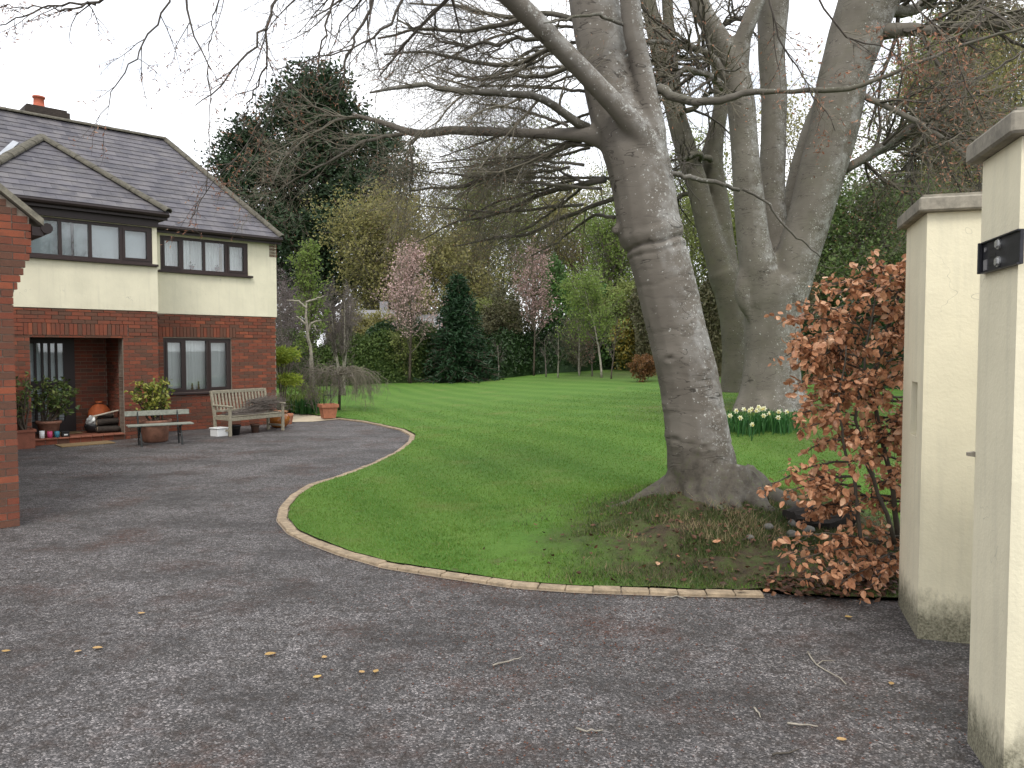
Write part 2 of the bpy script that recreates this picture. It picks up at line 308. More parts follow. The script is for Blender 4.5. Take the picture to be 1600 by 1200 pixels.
m_leaf('brush', [(0.10, 0.09, 0.045, 1), (0.075, 0.08, 0.035, 1), (0.13, 0.115, 0.06, 1)], 0.2)

t = NT('glass')
gl = t.n('ShaderNodeBsdfGlossy'); gl.inputs['Roughness'].default_value = 0.02
tp = t.n('ShaderNodeBsdfTransparent'); tp.inputs[0].default_value = (0.93, 0.95, 0.95, 1)
fr = t.n('ShaderNodeFresnel'); fr.inputs[0].default_value = 1.5
mx = t.n('ShaderNodeMixShader'); t.l(t.math('ADD', fr.outputs[0], 0.05, True), mx.inputs[0]); t.l(tp.outputs[0], mx.inputs[1]); t.l(gl.outputs[0], mx.inputs[2]); t.done(mx.outputs[0])

# worn tarmac: exposed pale chippings, damp patches, drifts of rusty bud scales
t = NT('tarmac'); v = t.coords('World')
big = t.noise(v, 0.55, 5, 0.6); mid = t.noise(v, 3.0, 6, 0.65); fine = t.noise(v, 95, 3, 0.7)
c = t.ramp(big, [(0.30, (0.098, 0.091, 0.087, 1)), (0.70, (0.196, 0.184, 0.180, 1))])
c = t.mix(0.5, c, t.ramp(mid, [(0.32, (0.060, 0.057, 0.057, 1)), (0.68, (0.180, 0.171, 0.178, 1))]))
vo = t.n('ShaderNodeTexVoronoi'); vo.inputs['Scale'].default_value = 105; t.l(v, vo.inputs['Vector'])
vc = t.n('ShaderNodeSeparateColor'); t.l(vo.outputs['Color'], vc.inputs[0])
c = t.mix(0.75, c, t.ramp(vc.outputs[0], [(0.0, (0.16, 0.155, 0.15, 1)), (0.45, (0.68, 0.67, 0.655, 1)), (0.8, (1.45, 1.42, 1.39, 1)), (1.0, (3.8, 3.7, 3.55, 1))]), 'MULTIPLY')
rust = t.noise(v, 1.15, 5, 0.65); rust2 = t.noise(v, 26, 4, 0.75)
rk = t.math('MULTIPLY', t.ramp(rust, [(0.52, (0, 0, 0, 1)), (0.66, (1, 1, 1, 1))]), t.ramp(rust2, [(0.40, (0, 0, 0, 1)), (0.56, (0.9, 0.9, 0.9, 1))]))
c = t.mix(rk, c, (0.085, 0.040, 0.026, 1))
dk = t.noise(t.coords('World', (1, 1.6, 1)), 0.9, 5, 0.7)
c = t.mix(t.ramp(dk, [(0.45, (0, 0, 0, 1)), (0.68, (0.75, 0.75, 0.75, 1))]), c, (0.036, 0.033, 0.031, 1))
gr = t.noise(v, 11, 6, 0.75); c = t.mix(t.ramp(gr, [(0.50, (0, 0, 0, 1)), (0.62, (0.75, 0.75, 0.75, 1))]), c, (0.044, 0.034, 0.028, 1))
hh = t.math('ADD', t.math('MULTIPLY', vo.outputs['Distance'], -0.9), t.math('MULTIPLY', fine, 0.6))
t.done(t.bsdf(c, t.ramp(mid, [(0.3, (0.62,) * 3 + (1,)), (0.7, (0.85,) * 3 + (1,))]), t.bump(hh, 1.0, 0.014), 0, 0.4))

# turf: mown stripes, moss and bare soil on the root mound
t = NT('turf'); v = t.coords('World'); g1 = t.noise(v, 1.3, 6, 0.65); g2 = t.noise(v, 22, 5, 0.7); g3 = t.noise(v, 0.35, 4)
c = t.ramp(g1, [(0.28, (0.070, 0.150, 0.018, 1)), (0.55, (0.095, 0.185, 0.024, 1)), (0.8, (0.155, 0.210, 0.042, 1))])
c = t.mix(0.45, c, t.ramp(g2, [(0.3, (0.030, 0.095, 0.014, 1)), (0.7, (0.095, 0.205, 0.038, 1))]))
wv = t.n('ShaderNodeTexWave'); wv.inputs['Scale'].default_value = 0.30; wv.inputs['Distortion'].default_value = 5.0; wv.inputs['Detail'].default_value = 4; wv.inputs['Detail Scale'].default_value = 0.4
rot = t.n('ShaderNodeMapping'); rot.inputs['Rotation'].default_value = (0, 0, math.radians(-24)); t.l(v, rot.inputs['Vector']); t.l(rot.outputs[0], wv.inputs['Vector'])
c = t.mix(t.math('MULTIPLY', t.ramp(wv.outputs['Fac'], [(0.2, (0, 0, 0, 1)), (0.9, (1, 1, 1, 1))]), 0.28), c, (0.150, 0.250, 0.048, 1))
c = t.mix(t.ramp(t.noise(v, 0.8, 6, .7), [(0.55, (0, 0, 0, 1)), (0.72, (0.6, 0.6, 0.6, 1))]), c, (0.165, 0.185, 0.055, 1))
c = t.mix(t.ramp(t.noise(v, 5, 5, .7), [(0.60, (0, 0, 0, 1)), (0.72, (0.6, 0.6, 0.6, 1))]), c, (0.10, 0.095, 0.045, 1))
def near_mask(cx, cy, r0, r1):
    g = t.n('ShaderNodeNewGeometry'); sx = t.n('ShaderNodeSeparateXYZ'); t.l(g.outputs['Position'], sx.inputs[0])
    dx = t.math('SUBTRACT', sx.outputs['X'], cx); dy = t.math('SUBTRACT', sx.outputs['Y'], cy)
    dd = t.math('SQRT', t.math('ADD', t.math('MULTIPLY', dx, dx), t.math('MULTIPLY', dy, dy)))
    dd = t.math('ADD', dd, t.math('MULTIPLY', t.math('SUBTRACT', t.noise(v, 1.8, 5, 0.65), 0.5), 2.4))
    return t.ramp(t.math('DIVIDE', dd, r1), [(r0 / r1, (1, 1, 1, 1)), (1.0, (0, 0, 0, 1))])
soilc = t.ramp(t.noise(v, 7, 6, 0.7), [(0.3, (0.026, 0.021, 0.015, 1)), (0.47, (0.060, 0.046, 0.026, 1)), (0.60, (0.056, 0.074, 0.022, 1)), (0.75, (0.13, 0.10, 0.06, 1))])
for cx, cy, r0, r1, k in ((2.2, 6.7, 1.1, 2.2, 1.0), (3.3, 6.1, 0.6, 1.7, 1.0), (5.6, 16.4, 1.2, 3.6, 0.8), (6.6, 12.0, 1.0, 3.5, 0.55), (7.5, 34.0, 2, 7, 0.7)):
    c = t.mix(t.math('MULTIPLY', near_mask(cx, cy, r0, r1), k), c, soilc)
t.done(t.bsdf(c, 0.85, t.bump(g2, 0.9, 0.03), 0, 0.2))

# ------------------------------------------------------------------ mesh helpers
COL = sc.collection
def link(o, parent=None):
    COL.objects.link(o)
    if parent is not None: o.parent = parent
    return o
def tag(o, label=None, cat=None, group=None, kind=None):
    if label: o['label'] = label
    if cat: o['category'] = cat
    if group: o['group'] = group
    if kind: o['kind'] = kind
    return o
def empty(name, loc=(0, 0, 0), rz=0.0, label=None, cat=None, group=None):
    o = bpy.data.objects.new(name, None); o.empty_display_size = 0.2
    o.location = [float(q) for q in loc]; o.rotation_euler = (0, 0, rz); link(o); return tag(o, label, cat, group)
class MB:
    """collects geometry; build() makes one mesh object"""
    def __init__(self): self.v = []; self.f = []; self.n = 0
    def add(self, verts, faces):
        verts = np.asarray(verts, float).reshape(-1, 3)
        self.v.append(verts); self.f.append([[i + self.n for i in f] for f in faces]); self.n += len(verts); return self
    def addq(self, verts, faces):
        """faces: integer array (M,k)"""
        verts = np.asarray(verts, float).reshape(-1, 3)
        self.v.append(verts); self.f.append((np.asarray(faces) + self.n)); self.n += len(verts); return self
    def box(self, c, s, R=None, bev=0.0):
        x, y, z = [q / 2 for q in s]
        if bev > 0:
            b = min(bev, x * .9, y * .9, z * .9); P = []
            for sx in (-1, 1):
                for sy in (-1, 1):
                    for sz in (-1, 1):
                        P += [(sx * x, sy * (y - b), sz * (z - b)), (sx * (x - b), sy * y, sz * (z - b)), (sx * (x - b), sy * (y - b), sz * z)]
            idx = lambda sx, sy, sz, k: ((sx > 0) * 4 + (sy > 0) * 2 + (sz > 0)) * 3 + k
            F = []
            for a in (-1, 1):
                q = [idx(a, -1, -1, 0), idx(a, 1, -1, 0), idx(a, 1, 1, 0), idx(a, -1, 1, 0)]; F.append(q if a > 0 else q[::-1])
                q = [idx(-1, a, -1, 1), idx(-1, a, 1, 1), idx(1, a, 1, 1), idx(1, a, -1, 1)]; F.append(q if a > 0 else q[::-1])
                q = [idx(-1, -1, a, 2), idx(1, -1, a, 2), idx(1, 1, a, 2), idx(-1, 1, a, 2)]; F.append(q if a > 0 else q[::-1])
            for a in (-1, 1):
                for b2 in (-1, 1):
                    F.append([idx(a, b2, -1, 0), idx(a, b2, 1, 0), idx(a, b2, 1, 1), idx(a, b2, -1, 1)])
                    F.append([idx(a, -1, b2, 0), idx(a, 1, b2, 0), idx(a, 1, b2, 2), idx(a, -1, b2, 2)])
                    F.append([idx(-1, a, b2, 1), idx(1, a, b2, 1), idx(1, a, b2, 2), idx(-1, a, b2, 2)])
                    for c2 in (-1, 1): F.append([idx(a, b2, c2, 0), idx(a, b2, c2, 1), idx(a, b2, c2, 2)])
        else:
            P = [(-x, -y, -z), (x, -y, -z), (x, y, -z), (-x, y, -z), (-x, -y, z), (x, -y, z), (x, y, z), (-x, y, z)]
            F = [(0, 3, 2, 1), (4, 5, 6, 7), (0, 1, 5, 4), (1, 2, 6, 5), (2, 3, 7, 6), (3, 0, 4, 7)]
        P = np.array(P, float)
        if R is not None: P = P @ np.array(R, float).T
        return self.add(P + np.array(c, float), F)
    def span(self, x0, x1, y0, y1, z0, z1, bev=0.0):
        return self.box(((x0 + x1) / 2, (y0 + y1) / 2, (z0 + z1) / 2), (x1 - x0, y1 - y0, z1 - z0), None, bev)
    def beam(self, a, b, w, h, up=(0, 0, 1), bev=0.0):
        a = np.array(a, float); b = np.array(b, float); d = b - a; L = np.linalg.norm(d); d /= L
        u = np.array(up, float); s = np.cross(d, u); s /= np.linalg.norm(s); u = np.cross(s, d)
        return self.box((a + b) / 2, (L, w, h), np.stack([d, s, u], 1), bev)
    def tube(self, pts, rad, s=8, cap=True):
        P = np.asarray(pts, float)[None]; r = np.asarray(rad, float)
        if r.ndim == 0: r = np.full(len(pts), float(r))
        V, Q = tubes(P, r[None], s); k = len(pts); b = self.n
        self.addq(V, Q)
        if cap:
            self.f.append([[b + i for i in range(s)][::-1], [b + (k - 1) * s + i for i in range(s)]])
        return self
    def lathe(self, prof, s=20, c=(0, 0, 0), cap=True):
        a = np.linspace(0, 2 * np.pi, s, endpoint=False); V = []
        for r, z in prof: V.append(np.stack([c[0] + r * np.cos(a), c[1] + r * np.sin(a), np.full(s, c[2] + z)], 1))
        F = []
        for i in range(len(prof) - 1):
            for j in range(s): F.append((i * s + j, i * s + (j + 1) % s, (i + 1) * s + (j + 1) % s, (i + 1) * s + j))
        if cap: F.append(list(range(s))[::-1]); F.append([(len(prof) - 1) * s + j for j in range(s)])
        return self.add(np.concatenate(V), F)
    def prism(self, poly, off):
        """poly: list of 3d points (planar), extruded by vector off"""
        P = np.asarray(poly, float); n = len(P); Q = P + np.asarray(off, float)
        F = [list(range(n))[::-1], [n + i for i in range(n)]] + [(i, (i + 1) % n, n + (i + 1) % n, n + i) for i in range(n)]
        return self.add(np.concatenate([P, Q]), F)
    def mesh(self, name):
        V = np.concatenate(self.v); me = bpy.data.meshes.new(name)
        tot = []; idx = []
        for f in self.f:
            if isinstance(f, np.ndarray):
                tot.append(np.full(len(f), f.shape[1])); idx.append(f.reshape(-1))
            else:
                tot.append(np.array([len(q) for q in f])); idx.append(np.array([i for q in f for i in q]))
        tot = np.concatenate(tot).astype(np.int32); idx = np.concatenate(idx).astype(np.int32)
        me.vertices.add(len(V)); me.vertices.foreach_set('co', V.reshape(-1).astype(np.float32))
        me.loops.add(len(idx)); me.loops.foreach_set('vertex_index', idx)
        me.polygons.add(len(tot)); st = np.concatenate([[0], np.cumsum(tot)[:-1]]).astype(np.int32)
        me.polygons.foreach_set('loop_start', st); me.polygons.foreach_set('loop_total', tot)
        me.update(calc_edges=True); me.validate(); me.polygons.foreach_set('use_smooth', np.zeros(len(me.polygons), dtype=bool))
        return me
    def build(self, name, mat, parent=None, smooth_=False):
        me = self.mesh(name); me.materials.append(MATS[mat])
        me.polygons.foreach_set('use_smooth', np.full(len(me.polygons), bool(smooth_)))
        return link(bpy.data.objects.new(name, me), parent)
def nrm(v): return v / np.maximum(1e-9, np.linalg.norm(v, axis=-1, keepdims=True))
def tubes(P, rad, s):
    """P (N,k,3) polylines, rad (N,k): rings of s vertices, quads"""
    N, k, _ = P.shape
    T = np.gradient(P, axis=1) if k > 1 else P; T = nrm(T)
    ref = np.where(np.abs(T[:, :1, 2:3]) > 0.9, np.array([1., 0, 0]), np.array([0, 0, 1.])); ref = np.broadcast_to(ref, T.shape)
    B = nrm(np.cross(T, ref)); A = np.cross(B, T); a = np.linspace(0, 2 * np.pi, s, endpoint=False)
    V = P[:, :, None, :] + rad[:, :, None, None] * (A[:, :, None, :] * np.cos(a)[None, None, :, None] + B[:, :, None, :] * np.sin(a)[None, None, :, None])
    i = np.arange(N)[:, None, None] * (k * s); j = np.arange(k - 1)[None, :, None] * s; q = np.arange(s)[None, None, :]; q2 = (q + 1) % s
    Q = np.stack([i + j + q, i + j + q2, i + j + s + q2, i + j + s + q], -1).reshape(-1, 4)
    return V.reshape(-1, 3), Q
def grow(start, d, L, r0, k, wob=0.12, grav=0.0, tip=0.3):
    N = len(start); P = np.zeros((N, k, 3)); P[:, 0] = start; d = nrm(d)
    L = np.broadcast_to(L, (N,)); r0 = np.broadcast_to(r0, (N,))
    for i in range(1, k):
        d = nrm(d + rng.normal(0, wob, (N, 3)) + np.array([0, 0, grav]))
        P[:, i] = P[:, i - 1] + d * (L / (k - 1))[:, None]
    return P, r0[:, None] * np.linspace(1, tip, k)[None]
def spawn(P, rad, n, t0=0.2, t1=1.0, ang=0.9, asd=0.2, bias=None, bw=0.0):
    N, k, _ = P.shape
    t = t0 + (t1 - t0) * (np.arange(n)[None] + rng.random((N, n))) / n
    u = t * (k - 1); i = np.clip(u.astype(int), 0, k - 2); w = (u - i)[..., None]; r = np.arange(N)[:, None]
    pos = P[r, i] * (1 - w) + P[r, i + 1] * w; tan = nrm(P[r, i + 1] - P[r, i])
    ra = rad[r, i] * (1 - w[..., 0]) + rad[r, i + 1] * w[..., 0]
    perp = nrm(np.cross(tan, rng.normal(0, 1, tan.shape))); a = (ang + rng.normal(0, asd, t.shape))[..., None]
    d = np.cos(a) * tan + np.sin(a) * perp
    if bias is not None: d = nrm(d + bw * np.asarray(bias, float))
    return pos.reshape(-1, 3), d.reshape(-1, 3), ra.reshape(-1), t.reshape(-1)
def resample(pts, k, wob=0.0):
    """smooth curve through points (M,c) -> (k,c)"""
    p = np.asarray(pts, float); s = np.concatenate([[0], np.cumsum(np.linalg.norm(np.diff(p[:, :3], axis=0), axis=1))]); s /= s[-1]
    u = np.linspace(0, 1, k * 4); q = np.stack([np.interp(u, s, p[:, c]) for c in range(p.shape[1])], 1)
    for _ in range(6):
        q[1:-1] = 0.25 * q[:-2] + 0.5 * q[1:-1] + 0.25 * q[2:]
    q = q[np.round(np.linspace(0, len(q) - 1, k)).astype(int)]
    if wob: q[1:-1, :3] += rng.normal(0, wob, (k - 2, 3))
    return q
def limb(pts, k=16, wob=0.0):
    """pts: (px, py, Y, width_px) -> points and radii"""
    q = []
    for px, py, Y, w in pts:
        P = dep(px, py, Y); q.append([*P, 0.5 * w * Y / FPX])
    q = resample(q, k, wob); return q[:, :3], q[:, 3]
def leaves(pos, size, elong=1.8, flat=0.0, droop=0.0, dirs=None):
    """folded diamond leaves at pos"""
    N = len(pos); d = nrm(rng.normal(0, 1, (N, 3))) if dirs is None else nrm(dirs + rng.normal(0, .5, (N, 3)))
    d[:, 2] = d[:, 2] * (1 - flat) - droop; d = nrm(d)
    b = nrm(np.cross(d, nrm(rng.normal(0, 1, (N, 3)) + np.array([0, 0, 2.5 * flat])))); n = np.cross(d, b)
    L = (size * (0.7 + 0.6 * rng.random(N)))[:, None]; W = L / elong
    V = np.stack([pos, pos + d * L * 0.5 + b * W * 0.5 + n * L * 0.10, pos + d * L, pos + d * L * 0.5 - b * W * 0.5 + n * L * 0.10], 1)
    return V.reshape(-1, 3), np.arange(N * 4).reshape(N, 4)
def along(P, n, t0=0.1, t1=1.0, jit=0.0):
    N, k, _ = P.shape; t = t0 + (t1 - t0) * rng.random((N, n)); u = t * (k - 1); i = np.clip(u.astype(int), 0, k - 2); w = (u - i)[..., None]; r = np.arange(N)[:, None]
    p = P[r, i] * (1 - w) + P[r, i + 1] * w
    return (p + rng.normal(0, jit, p.shape)).reshape(-1, 3) if jit else p.reshape(-1, 3)

def vnoise(p, f, seed=0):
    """cheap smooth noise: a sum of sines in random directions"""
    r = np.random.default_rng(seed); o = np.zeros(len(p))
    for _ in range(7):
        k = r.normal(0, 1, 3) * f; o += np.sin(p @ k + r.uniform(0, 6.28))
    return o / 7

# ------------------------------------------------------------------ ground, drive, kerb, lawn
xs = np.concatenate([[-900, -300, -120, -60], np.linspace(-40, 40, 41), [60, 120, 300, 900]]); ys = np.concatenate([[-300, -60, -20], np.linspace(-10, 70, 41), [90, 150, 400, 1500]])
X, Y = np.meshgrid(xs, ys); Z = terr(X, Y) - 0.03 - 0.40 * np.exp(-((X - 2) / 2.5) ** 2 - ((Y - 7) / 2.5) ** 2)
V = np.stack([X, Y, Z], -1).reshape(-1, 3); nx = len(xs); i, j = np.meshgrid(np.arange(nx - 1), np.arange(len(ys) - 1))
b = (j * nx + i).reshape(-1); Q = np.stack([b, b + 1, b + nx + 1, b + nx], 1)
tag(MB().addq(V, Q).build('ground', 'soil', None, True), kind='structure')
tag(MB().add([(-40, -14, 0), (9, -14, 0), (9, 5.25, 0), (3.3, 5.35, 0), (2.5, 5.47, 0), (1.9, 5.6, 0), (1.0, 6.0, 0), (-1.9, 8.2, 0), (-1.7, 16.0, 0), (-4.2, 20.15, 0), (-40, 20.15, 0)], [list(range(11))]).build('driveway', 'tarmac'), kind='structure')
KP = [(1195, 935), (1075, 933), (982, 930), (900, 927), (800, 920), (700, 905), (600, 889), (530, 869), (480, 850), (450, 835), (433, 815), (437, 796), (453, 777), (481, 760), (531, 745), (581, 726), (616, 709), (638, 692), (641, 682), (625, 673), (597, 666.5), (566, 660), (525, 655)]
K = resample(np.array([gz(*q)[:2] for q in KP]).tolist(), 400)
seg = np.concatenate([[0], np.cumsum(np.linalg.norm(np.diff(K, axis=0), axis=1))]); KL = seg[-1]
def kerb_at(s):
    p = np.array([np.interp(s, seg, K[:, 0]), np.interp(s, seg, K[:, 1])]); e = 0.08
    q = np.array([np.interp(s + e, seg, K[:, 0]), np.interp(s + e, seg, K[:, 1])]) - np.array([np.interp(s - e, seg, K[:, 0]), np.interp(s - e, seg, K[:, 1])])
    q /= np.linalg.norm(q); return p, q, np.array([q[1], -q[0]])           # point, tangent, lawn side
KW = 0.10
bed = MB(); SS = np.linspace(0, KL, 300); row = []
for s in SS:
    p, tg, sd_ = kerb_at(s); row += [(*(p - sd_ * 0.012), 0.006), (*(p + sd_ * (KW + 0.05)), 0.006)]
bed.add(row, [(2 * i, 2 * i + 1, 2 * i + 3, 2 * i + 2) for i in range(len(SS) - 1)])
kerb = tag(bed.build('kerb', 'mortar'), kind='structure')
n_k = int(KL / 0.205); blk = MB().box((0, 0, 0), (0.199, KW, 0.07), None, 0.006).mesh('kerb_block'); blk.materials.append(MATS['kerb_stone'])
for i in range(n_k):
    s = (i + 0.5) * KL / n_k; p, tg, sd_ = kerb_at(s)
    o = link(bpy.data.objects.new('kerb_block', blk), kerb); c2 = p + sd_ * KW / 2
    o.location = (c2[0], c2[1], -0.004 + random.uniform(-.004, .004)); o.rotation_euler = (random.uniform(-.02, .02), random.uniform(-.015, .015), math.atan2(tg[1], tg[0]) + random.uniform(-.02, .02))
edge = []
for s in np.linspace(0, KL, 120):
    p, tg, sd_ = kerb_at(s); edge.append(p + sd_ * (KW + 0.004 + 0.02 * rng.random()))
outer = [(-5.6, 21.0), (-7.2, 23.0), (-14, 30), (-22, 40), (-22, 64), (40, 64), (40, 9), (9, 5.6), (3.6, 5.38), (2.5, 5.42), (2.1, 5.5)]
poly = [tuple(q) for q in edge] + outer
def inside(x, y, pg):
    c = np.zeros(len(x), bool); n = len(pg)
    for i in range(n):
        x0, y0 = pg[i]; x1, y1 = pg[(i + 1) % n]
        m = ((y0 > y) != (y1 > y)); 
        if y1 != y0: c ^= m & (x < (x1 - x0) * (y - y0) / (y1 - y0) + x0)
    return c
gp = []
for st, lo, hi in ((0.12, 5.4, 10.5), (0.35, 10.5, 22), (1.0, 22, 64)):
    gx, gy = np.meshgrid(np.arange(-22, 40, st) if st > .3 else np.arange(-3.2, 6.5, st), np.arange(lo, hi, st)); gp.append(np.stack([gx.ravel(), gy.ravel()], 1))
gp = np.concatenate(gp); gp = gp + rng.normal(0, 0.01, gp.shape)
gp = gp[inside(gp[:, 0], gp[:, 1], poly)]
n0 = len(poly)
pv = [Vector(q) for q in poly] + [Vector((float(a), float(b_))) for a, b_ in gp]
res = geometry.delaunay_2d_cdt(pv, [(i, (i + 1) % n0) for i in range(n0)], [], 1, 1e-4)
lv = np.array([(q.x, q.y) for q in res[0]]); lz = terr(lv[:, 0], lv[:, 1]) + LAWN_UP
near = lv[:, 1] < 11
dm = np.exp(-(((lv[:, 0] - 2.2) / 1.9) ** 2 + ((lv[:, 1] - 6.8) / 1.1) ** 2))
lz = lz + (rng.normal(0, 0.016, len(lz)) + .05 * vnoise(np.column_stack([lv, 0 * lz]), 8, 3) + .045 * vnoise(np.column_stack([lv, 0 * lz]), 3.5, 4)) * dm * near
lawn = MB().add(np.column_stack([lv, lz]), [list(f) for f in res[2]]).build('lawn', 'turf', None, True); tag(lawn, kind='structure')

# paved path round the house corner
tag(MB().add([(-6.05, 18.75, 0.012), (-4.95, 19.0, 0.012), (-4.2, 20.0, 0.012), (-4.45, 20.55, 0.012), (-7.2, 21.6, 0.012), (-7.6, 20.4, 0.012)], [[0, 1, 2, 3, 4, 5]]).build('path', 'paving'), kind='structure')

# grass blades on the near lawn
def blades(n, xr, yr, h, w, dens=None):
    x = rng.uniform(*xr, n); y = rng.uniform(*yr, n); ok = inside(x, y, [tuple(q) for q in poly])
    if dens is not None: ok &= rng.random(n) < dens(x, y)
    x, y = x[ok], y[ok]; m = len(x); z = terr(x, y) + LAWN_UP - 0.004; a = rng.uniform(0, 2 * np.pi, m); hh_ = h * rng.uniform(.5, 1.3, m); ww = w * rng.uniform(.7, 1.3, m)
    b0 = np.stack([x, y, z], 1); s_ = np.stack([np.cos(a), np.sin(a), 0 * a], 1) * ww[:, None] / 2
    tp_ = b0 + np.stack([rng.normal(0, .45, m) * hh_, rng.normal(0, .45, m) * hh_, hh_], 1)
    return np.stack([b0 - s_, b0 + s_, tp_], 1).reshape(-1, 3), np.arange(3 * m).reshape(m, 3)
def mound_w(x, y): return np.exp(-(((x - 2.1) / 1.25) ** 2 + ((y - 6.6) / 0.95) ** 2))
def beech_clear(x, y): return 1.0 - smooth(1 - (np.hypot(x - MOUND[0], y - MOUND[1] - .1) - 0.40) / 0.3)
g = MB()
fade = lambda y, a, b_, c_, d_: smooth((y - a) / (b_ - a)) * (1 - smooth((y - c_) / (d_ - c_)))
g.addq(*blades(150000, (-2.8, 4.5), (5.4, 11), 0.024, 0.007, lambda x, y: (1 - 0.75 * mound_w(x, y)) * beech_clear(x, y) * fade(y, 5.0, 5.2, 8.5, 11)))
g.addq(*blades(170000, (-3, 8), (8.0, 18), 0.024, 0.010, lambda x, y: fade(y, 8, 11, 13, 18)))
g.addq(*blades(80000, (-6, 10), (12, 26), 0.026, 0.016, lambda x, y: fade(y, 12, 17, 19, 26)))
tag(g.build('grass', 'grass'), 'short green mown grass of the lawn', 'grass', kind='stuff')
g = MB(); g.addq(*blades(110000, (0.0, 3.7), (5.5, 8.6), 0.040, 0.009, lambda x, y: np.clip(mound_w(x, y) * 1.4, 0, 1) * beech_clear(x, y) * smooth((vnoise(np.stack([x, y, 0 * x], 1), 4.5, 9) + .35) / .5)))
tag(g.build('rough_grass', 'rough_grass'), 'rough mossy grass and straw on the root mound', 'grass', kind='stuff')

# ------------------------------------------------------------------ house
HA = math.radians(44)
HO = gz(433, 662); UX = np.array([math.cos(HA), math.sin(HA), 0]); UY = np.array([-math.sin(HA), math.cos(HA), 0])
def L2W(x, y, z): return np.array([HO[0], HO[1], 0]) + UX * x + UY * y + np.array([0, 0, z])
def W(px, py, off=0.0):
    P = on_plane(px, py, HO + UY * off, UY); q = P - HO; return np.array([q @ UX, q @ UY, P[2]])
house = empty('house', (HO[0], HO[1], 0), HA, 'two storey house of red brick and cream render under a slate hip roof', 'house')
Z_RB, Z_H, Z_E = 2.58, 2.07, 4.46          # render bottom, lintel line, eaves
BO, BX = -0.9, -3.06                          # projecting bay: plane and right end
WX, WY = -7.02, -8.26                         # near wing: corner
def cells(x0, x1, z0, z1, holes):
    """rectangle minus holes as rectangles"""
    xs_ = sorted({x0, x1, *[min(max(h[k], x0), x1) for h in holes for k in (0, 1)]}); zs = sorted({z0, z1, *[min(max(h[k], z0), z1) for h in holes for k in (2, 3)]})
    for a, b_ in zip(xs_[:-1], xs_[1:]):
        for c_, d_ in zip(zs[:-1], zs[1:]):
            mx_, mz = (a + b_) / 2, (c_ + d_) / 2
            if not any(h[0] < mx_ < h[1] and h[2] < mz < h[3] for h in holes): yield a, b_, c_, d_
BRK = []                                       # (x0,x1,z0,z1,yface,axis)
def bricks(x0, x1, z0, z1, y, holes=(), proud=0.0, right=None, bw=0.225, ch=0.075, axis='x'):
    k = 0; z = z0
    while z < z1 - 0.02:
        zt = min(z + ch, z1); xr = right(z) if right else x1
        x = x0 - (bw / 2 if k % 2 else 0)
        while x < xr - 0.01:
            a, b_ = max(x, x0), min(x + bw, xr); cuts = [(a, b_)]
            for h in holes:
                if h[2] < (z + zt) / 2 < h[3]:
                    nc = []
                    for (p_, q_) in cuts:
                        if q_ <= h[0] or p_ >= h[1]: nc.append((p_, q_)); continue
                        if p_ < h[0]: nc.append((p_, h[0]))
                        if q_ > h[1]: nc.append((h[1], q_))
                    cuts = nc
            for (p_, q_) in cuts:
                if q_ - p_ > 0.03: BRK.append((p_ + 0.005, q_ - 0.005, z + 0.005, zt - 0.005, y - proud - random.uniform(0, .003), axis))
            x += bw
        z += ch; k += 1
WIN_G = (-2.63, -1.11, 0.84, 2.05); WIN_U = (-2.67, -0.69, 3.52, 4.27); PORCH = (-5.34, -3.73, 0.0, 2.03); WIN_B = (-6.4, -3.14, 3.53, 4.27)
wb = MB()
for c_ in cells(BX, 0, 0, Z_RB - .02, [WIN_G]): wb.span(c_[0], c_[1], 0.012, 0.28, c_[2], c_[3])
for c_ in cells(-9.5, BX, 0, Z_RB - .02, [PORCH]): wb.span(c_[0], c_[1] - 0.0, BO + 0.012, BO + 0.30, c_[2], c_[3])
wb.span(BX - .28, BX - 0.012, BO + 0.30, 0.3, 0, Z_RB - .03)
wb.span(-0.28, -0.012, 0.28, 7.5, 0, Z_RB - .02); wb.span(-9.5, 0, 7.5, 7.7, 0, Z_E)
wb.span(PORCH[0] - .3, PORCH[0] - .012, BO + .3, 0.35, 0, 2.3); wb.span(PORCH[1] + .012, PORCH[1] + .3, BO + .3, 0.35, 0, 2.3)   # porch sides
wb.span(PORCH[0] - .3, PORCH[1] + .3, 0.212, 0.4, 0, 2.3); wb.span(PORCH[0] - .3, PORCH[1] + .3, BO + .302, 0.21, 2.04, 2.12)
wb.span(-7.5, WX - 0.012, WY + 0.25, BO, 0, 2.9); wb.span(-11.5, WX - 0.012, WY + 0.012, WY + 0.25, 0, 2.3)
gable = [(WX - .02, 2.3), (WX + .14, 2.84), (WX + .155, 3.14), (WX - 3.0, 3.14 + 3.155 * .83), (-11.5, 3.14 + 3.155 * .83), (-11.5, 2.3)]
wb.prism([(x, WY + .012, z) for x, z in gable], (0, .238, 0))
brick_wall = wb.build('brick_wall', 'mortar', house)
sol = [(h[0] - .1, h[1] + .1, Z_H, Z_H + .225) for h in (WIN_G, PORCH)]
bricks(BX, 0, 0, Z_H - 0.0, 0, [WIN_G]); bricks(BX, 0, Z_H, Z_RB - .01, 0, [sol[0]], 0.014)
bricks(-7.0, BX, 0, Z_H, BO, [PORCH]); bricks(-7.0, BX, Z_H, Z_RB - .01, BO, [sol[1]], 0.014)
bricks(PORCH[0], PORCH[1], 0.13, 2.03, 0.2, [(-5.25, -4.33, 0, 2.2)])
for h, y in zip(sol, (0, BO)):
    x = h[0]
    while x < h[1] - .02:
        BRK.append((x + .005, min(x + .075, h[1]) - .005, h[2] + .005, h[3] - .005, y - .014, 'x')); x += .075
def corbel(z): return WX + (0 if z < 2.36 else 0.17 * min(1.0, max(0, (z - 2.30) / 0.45)))
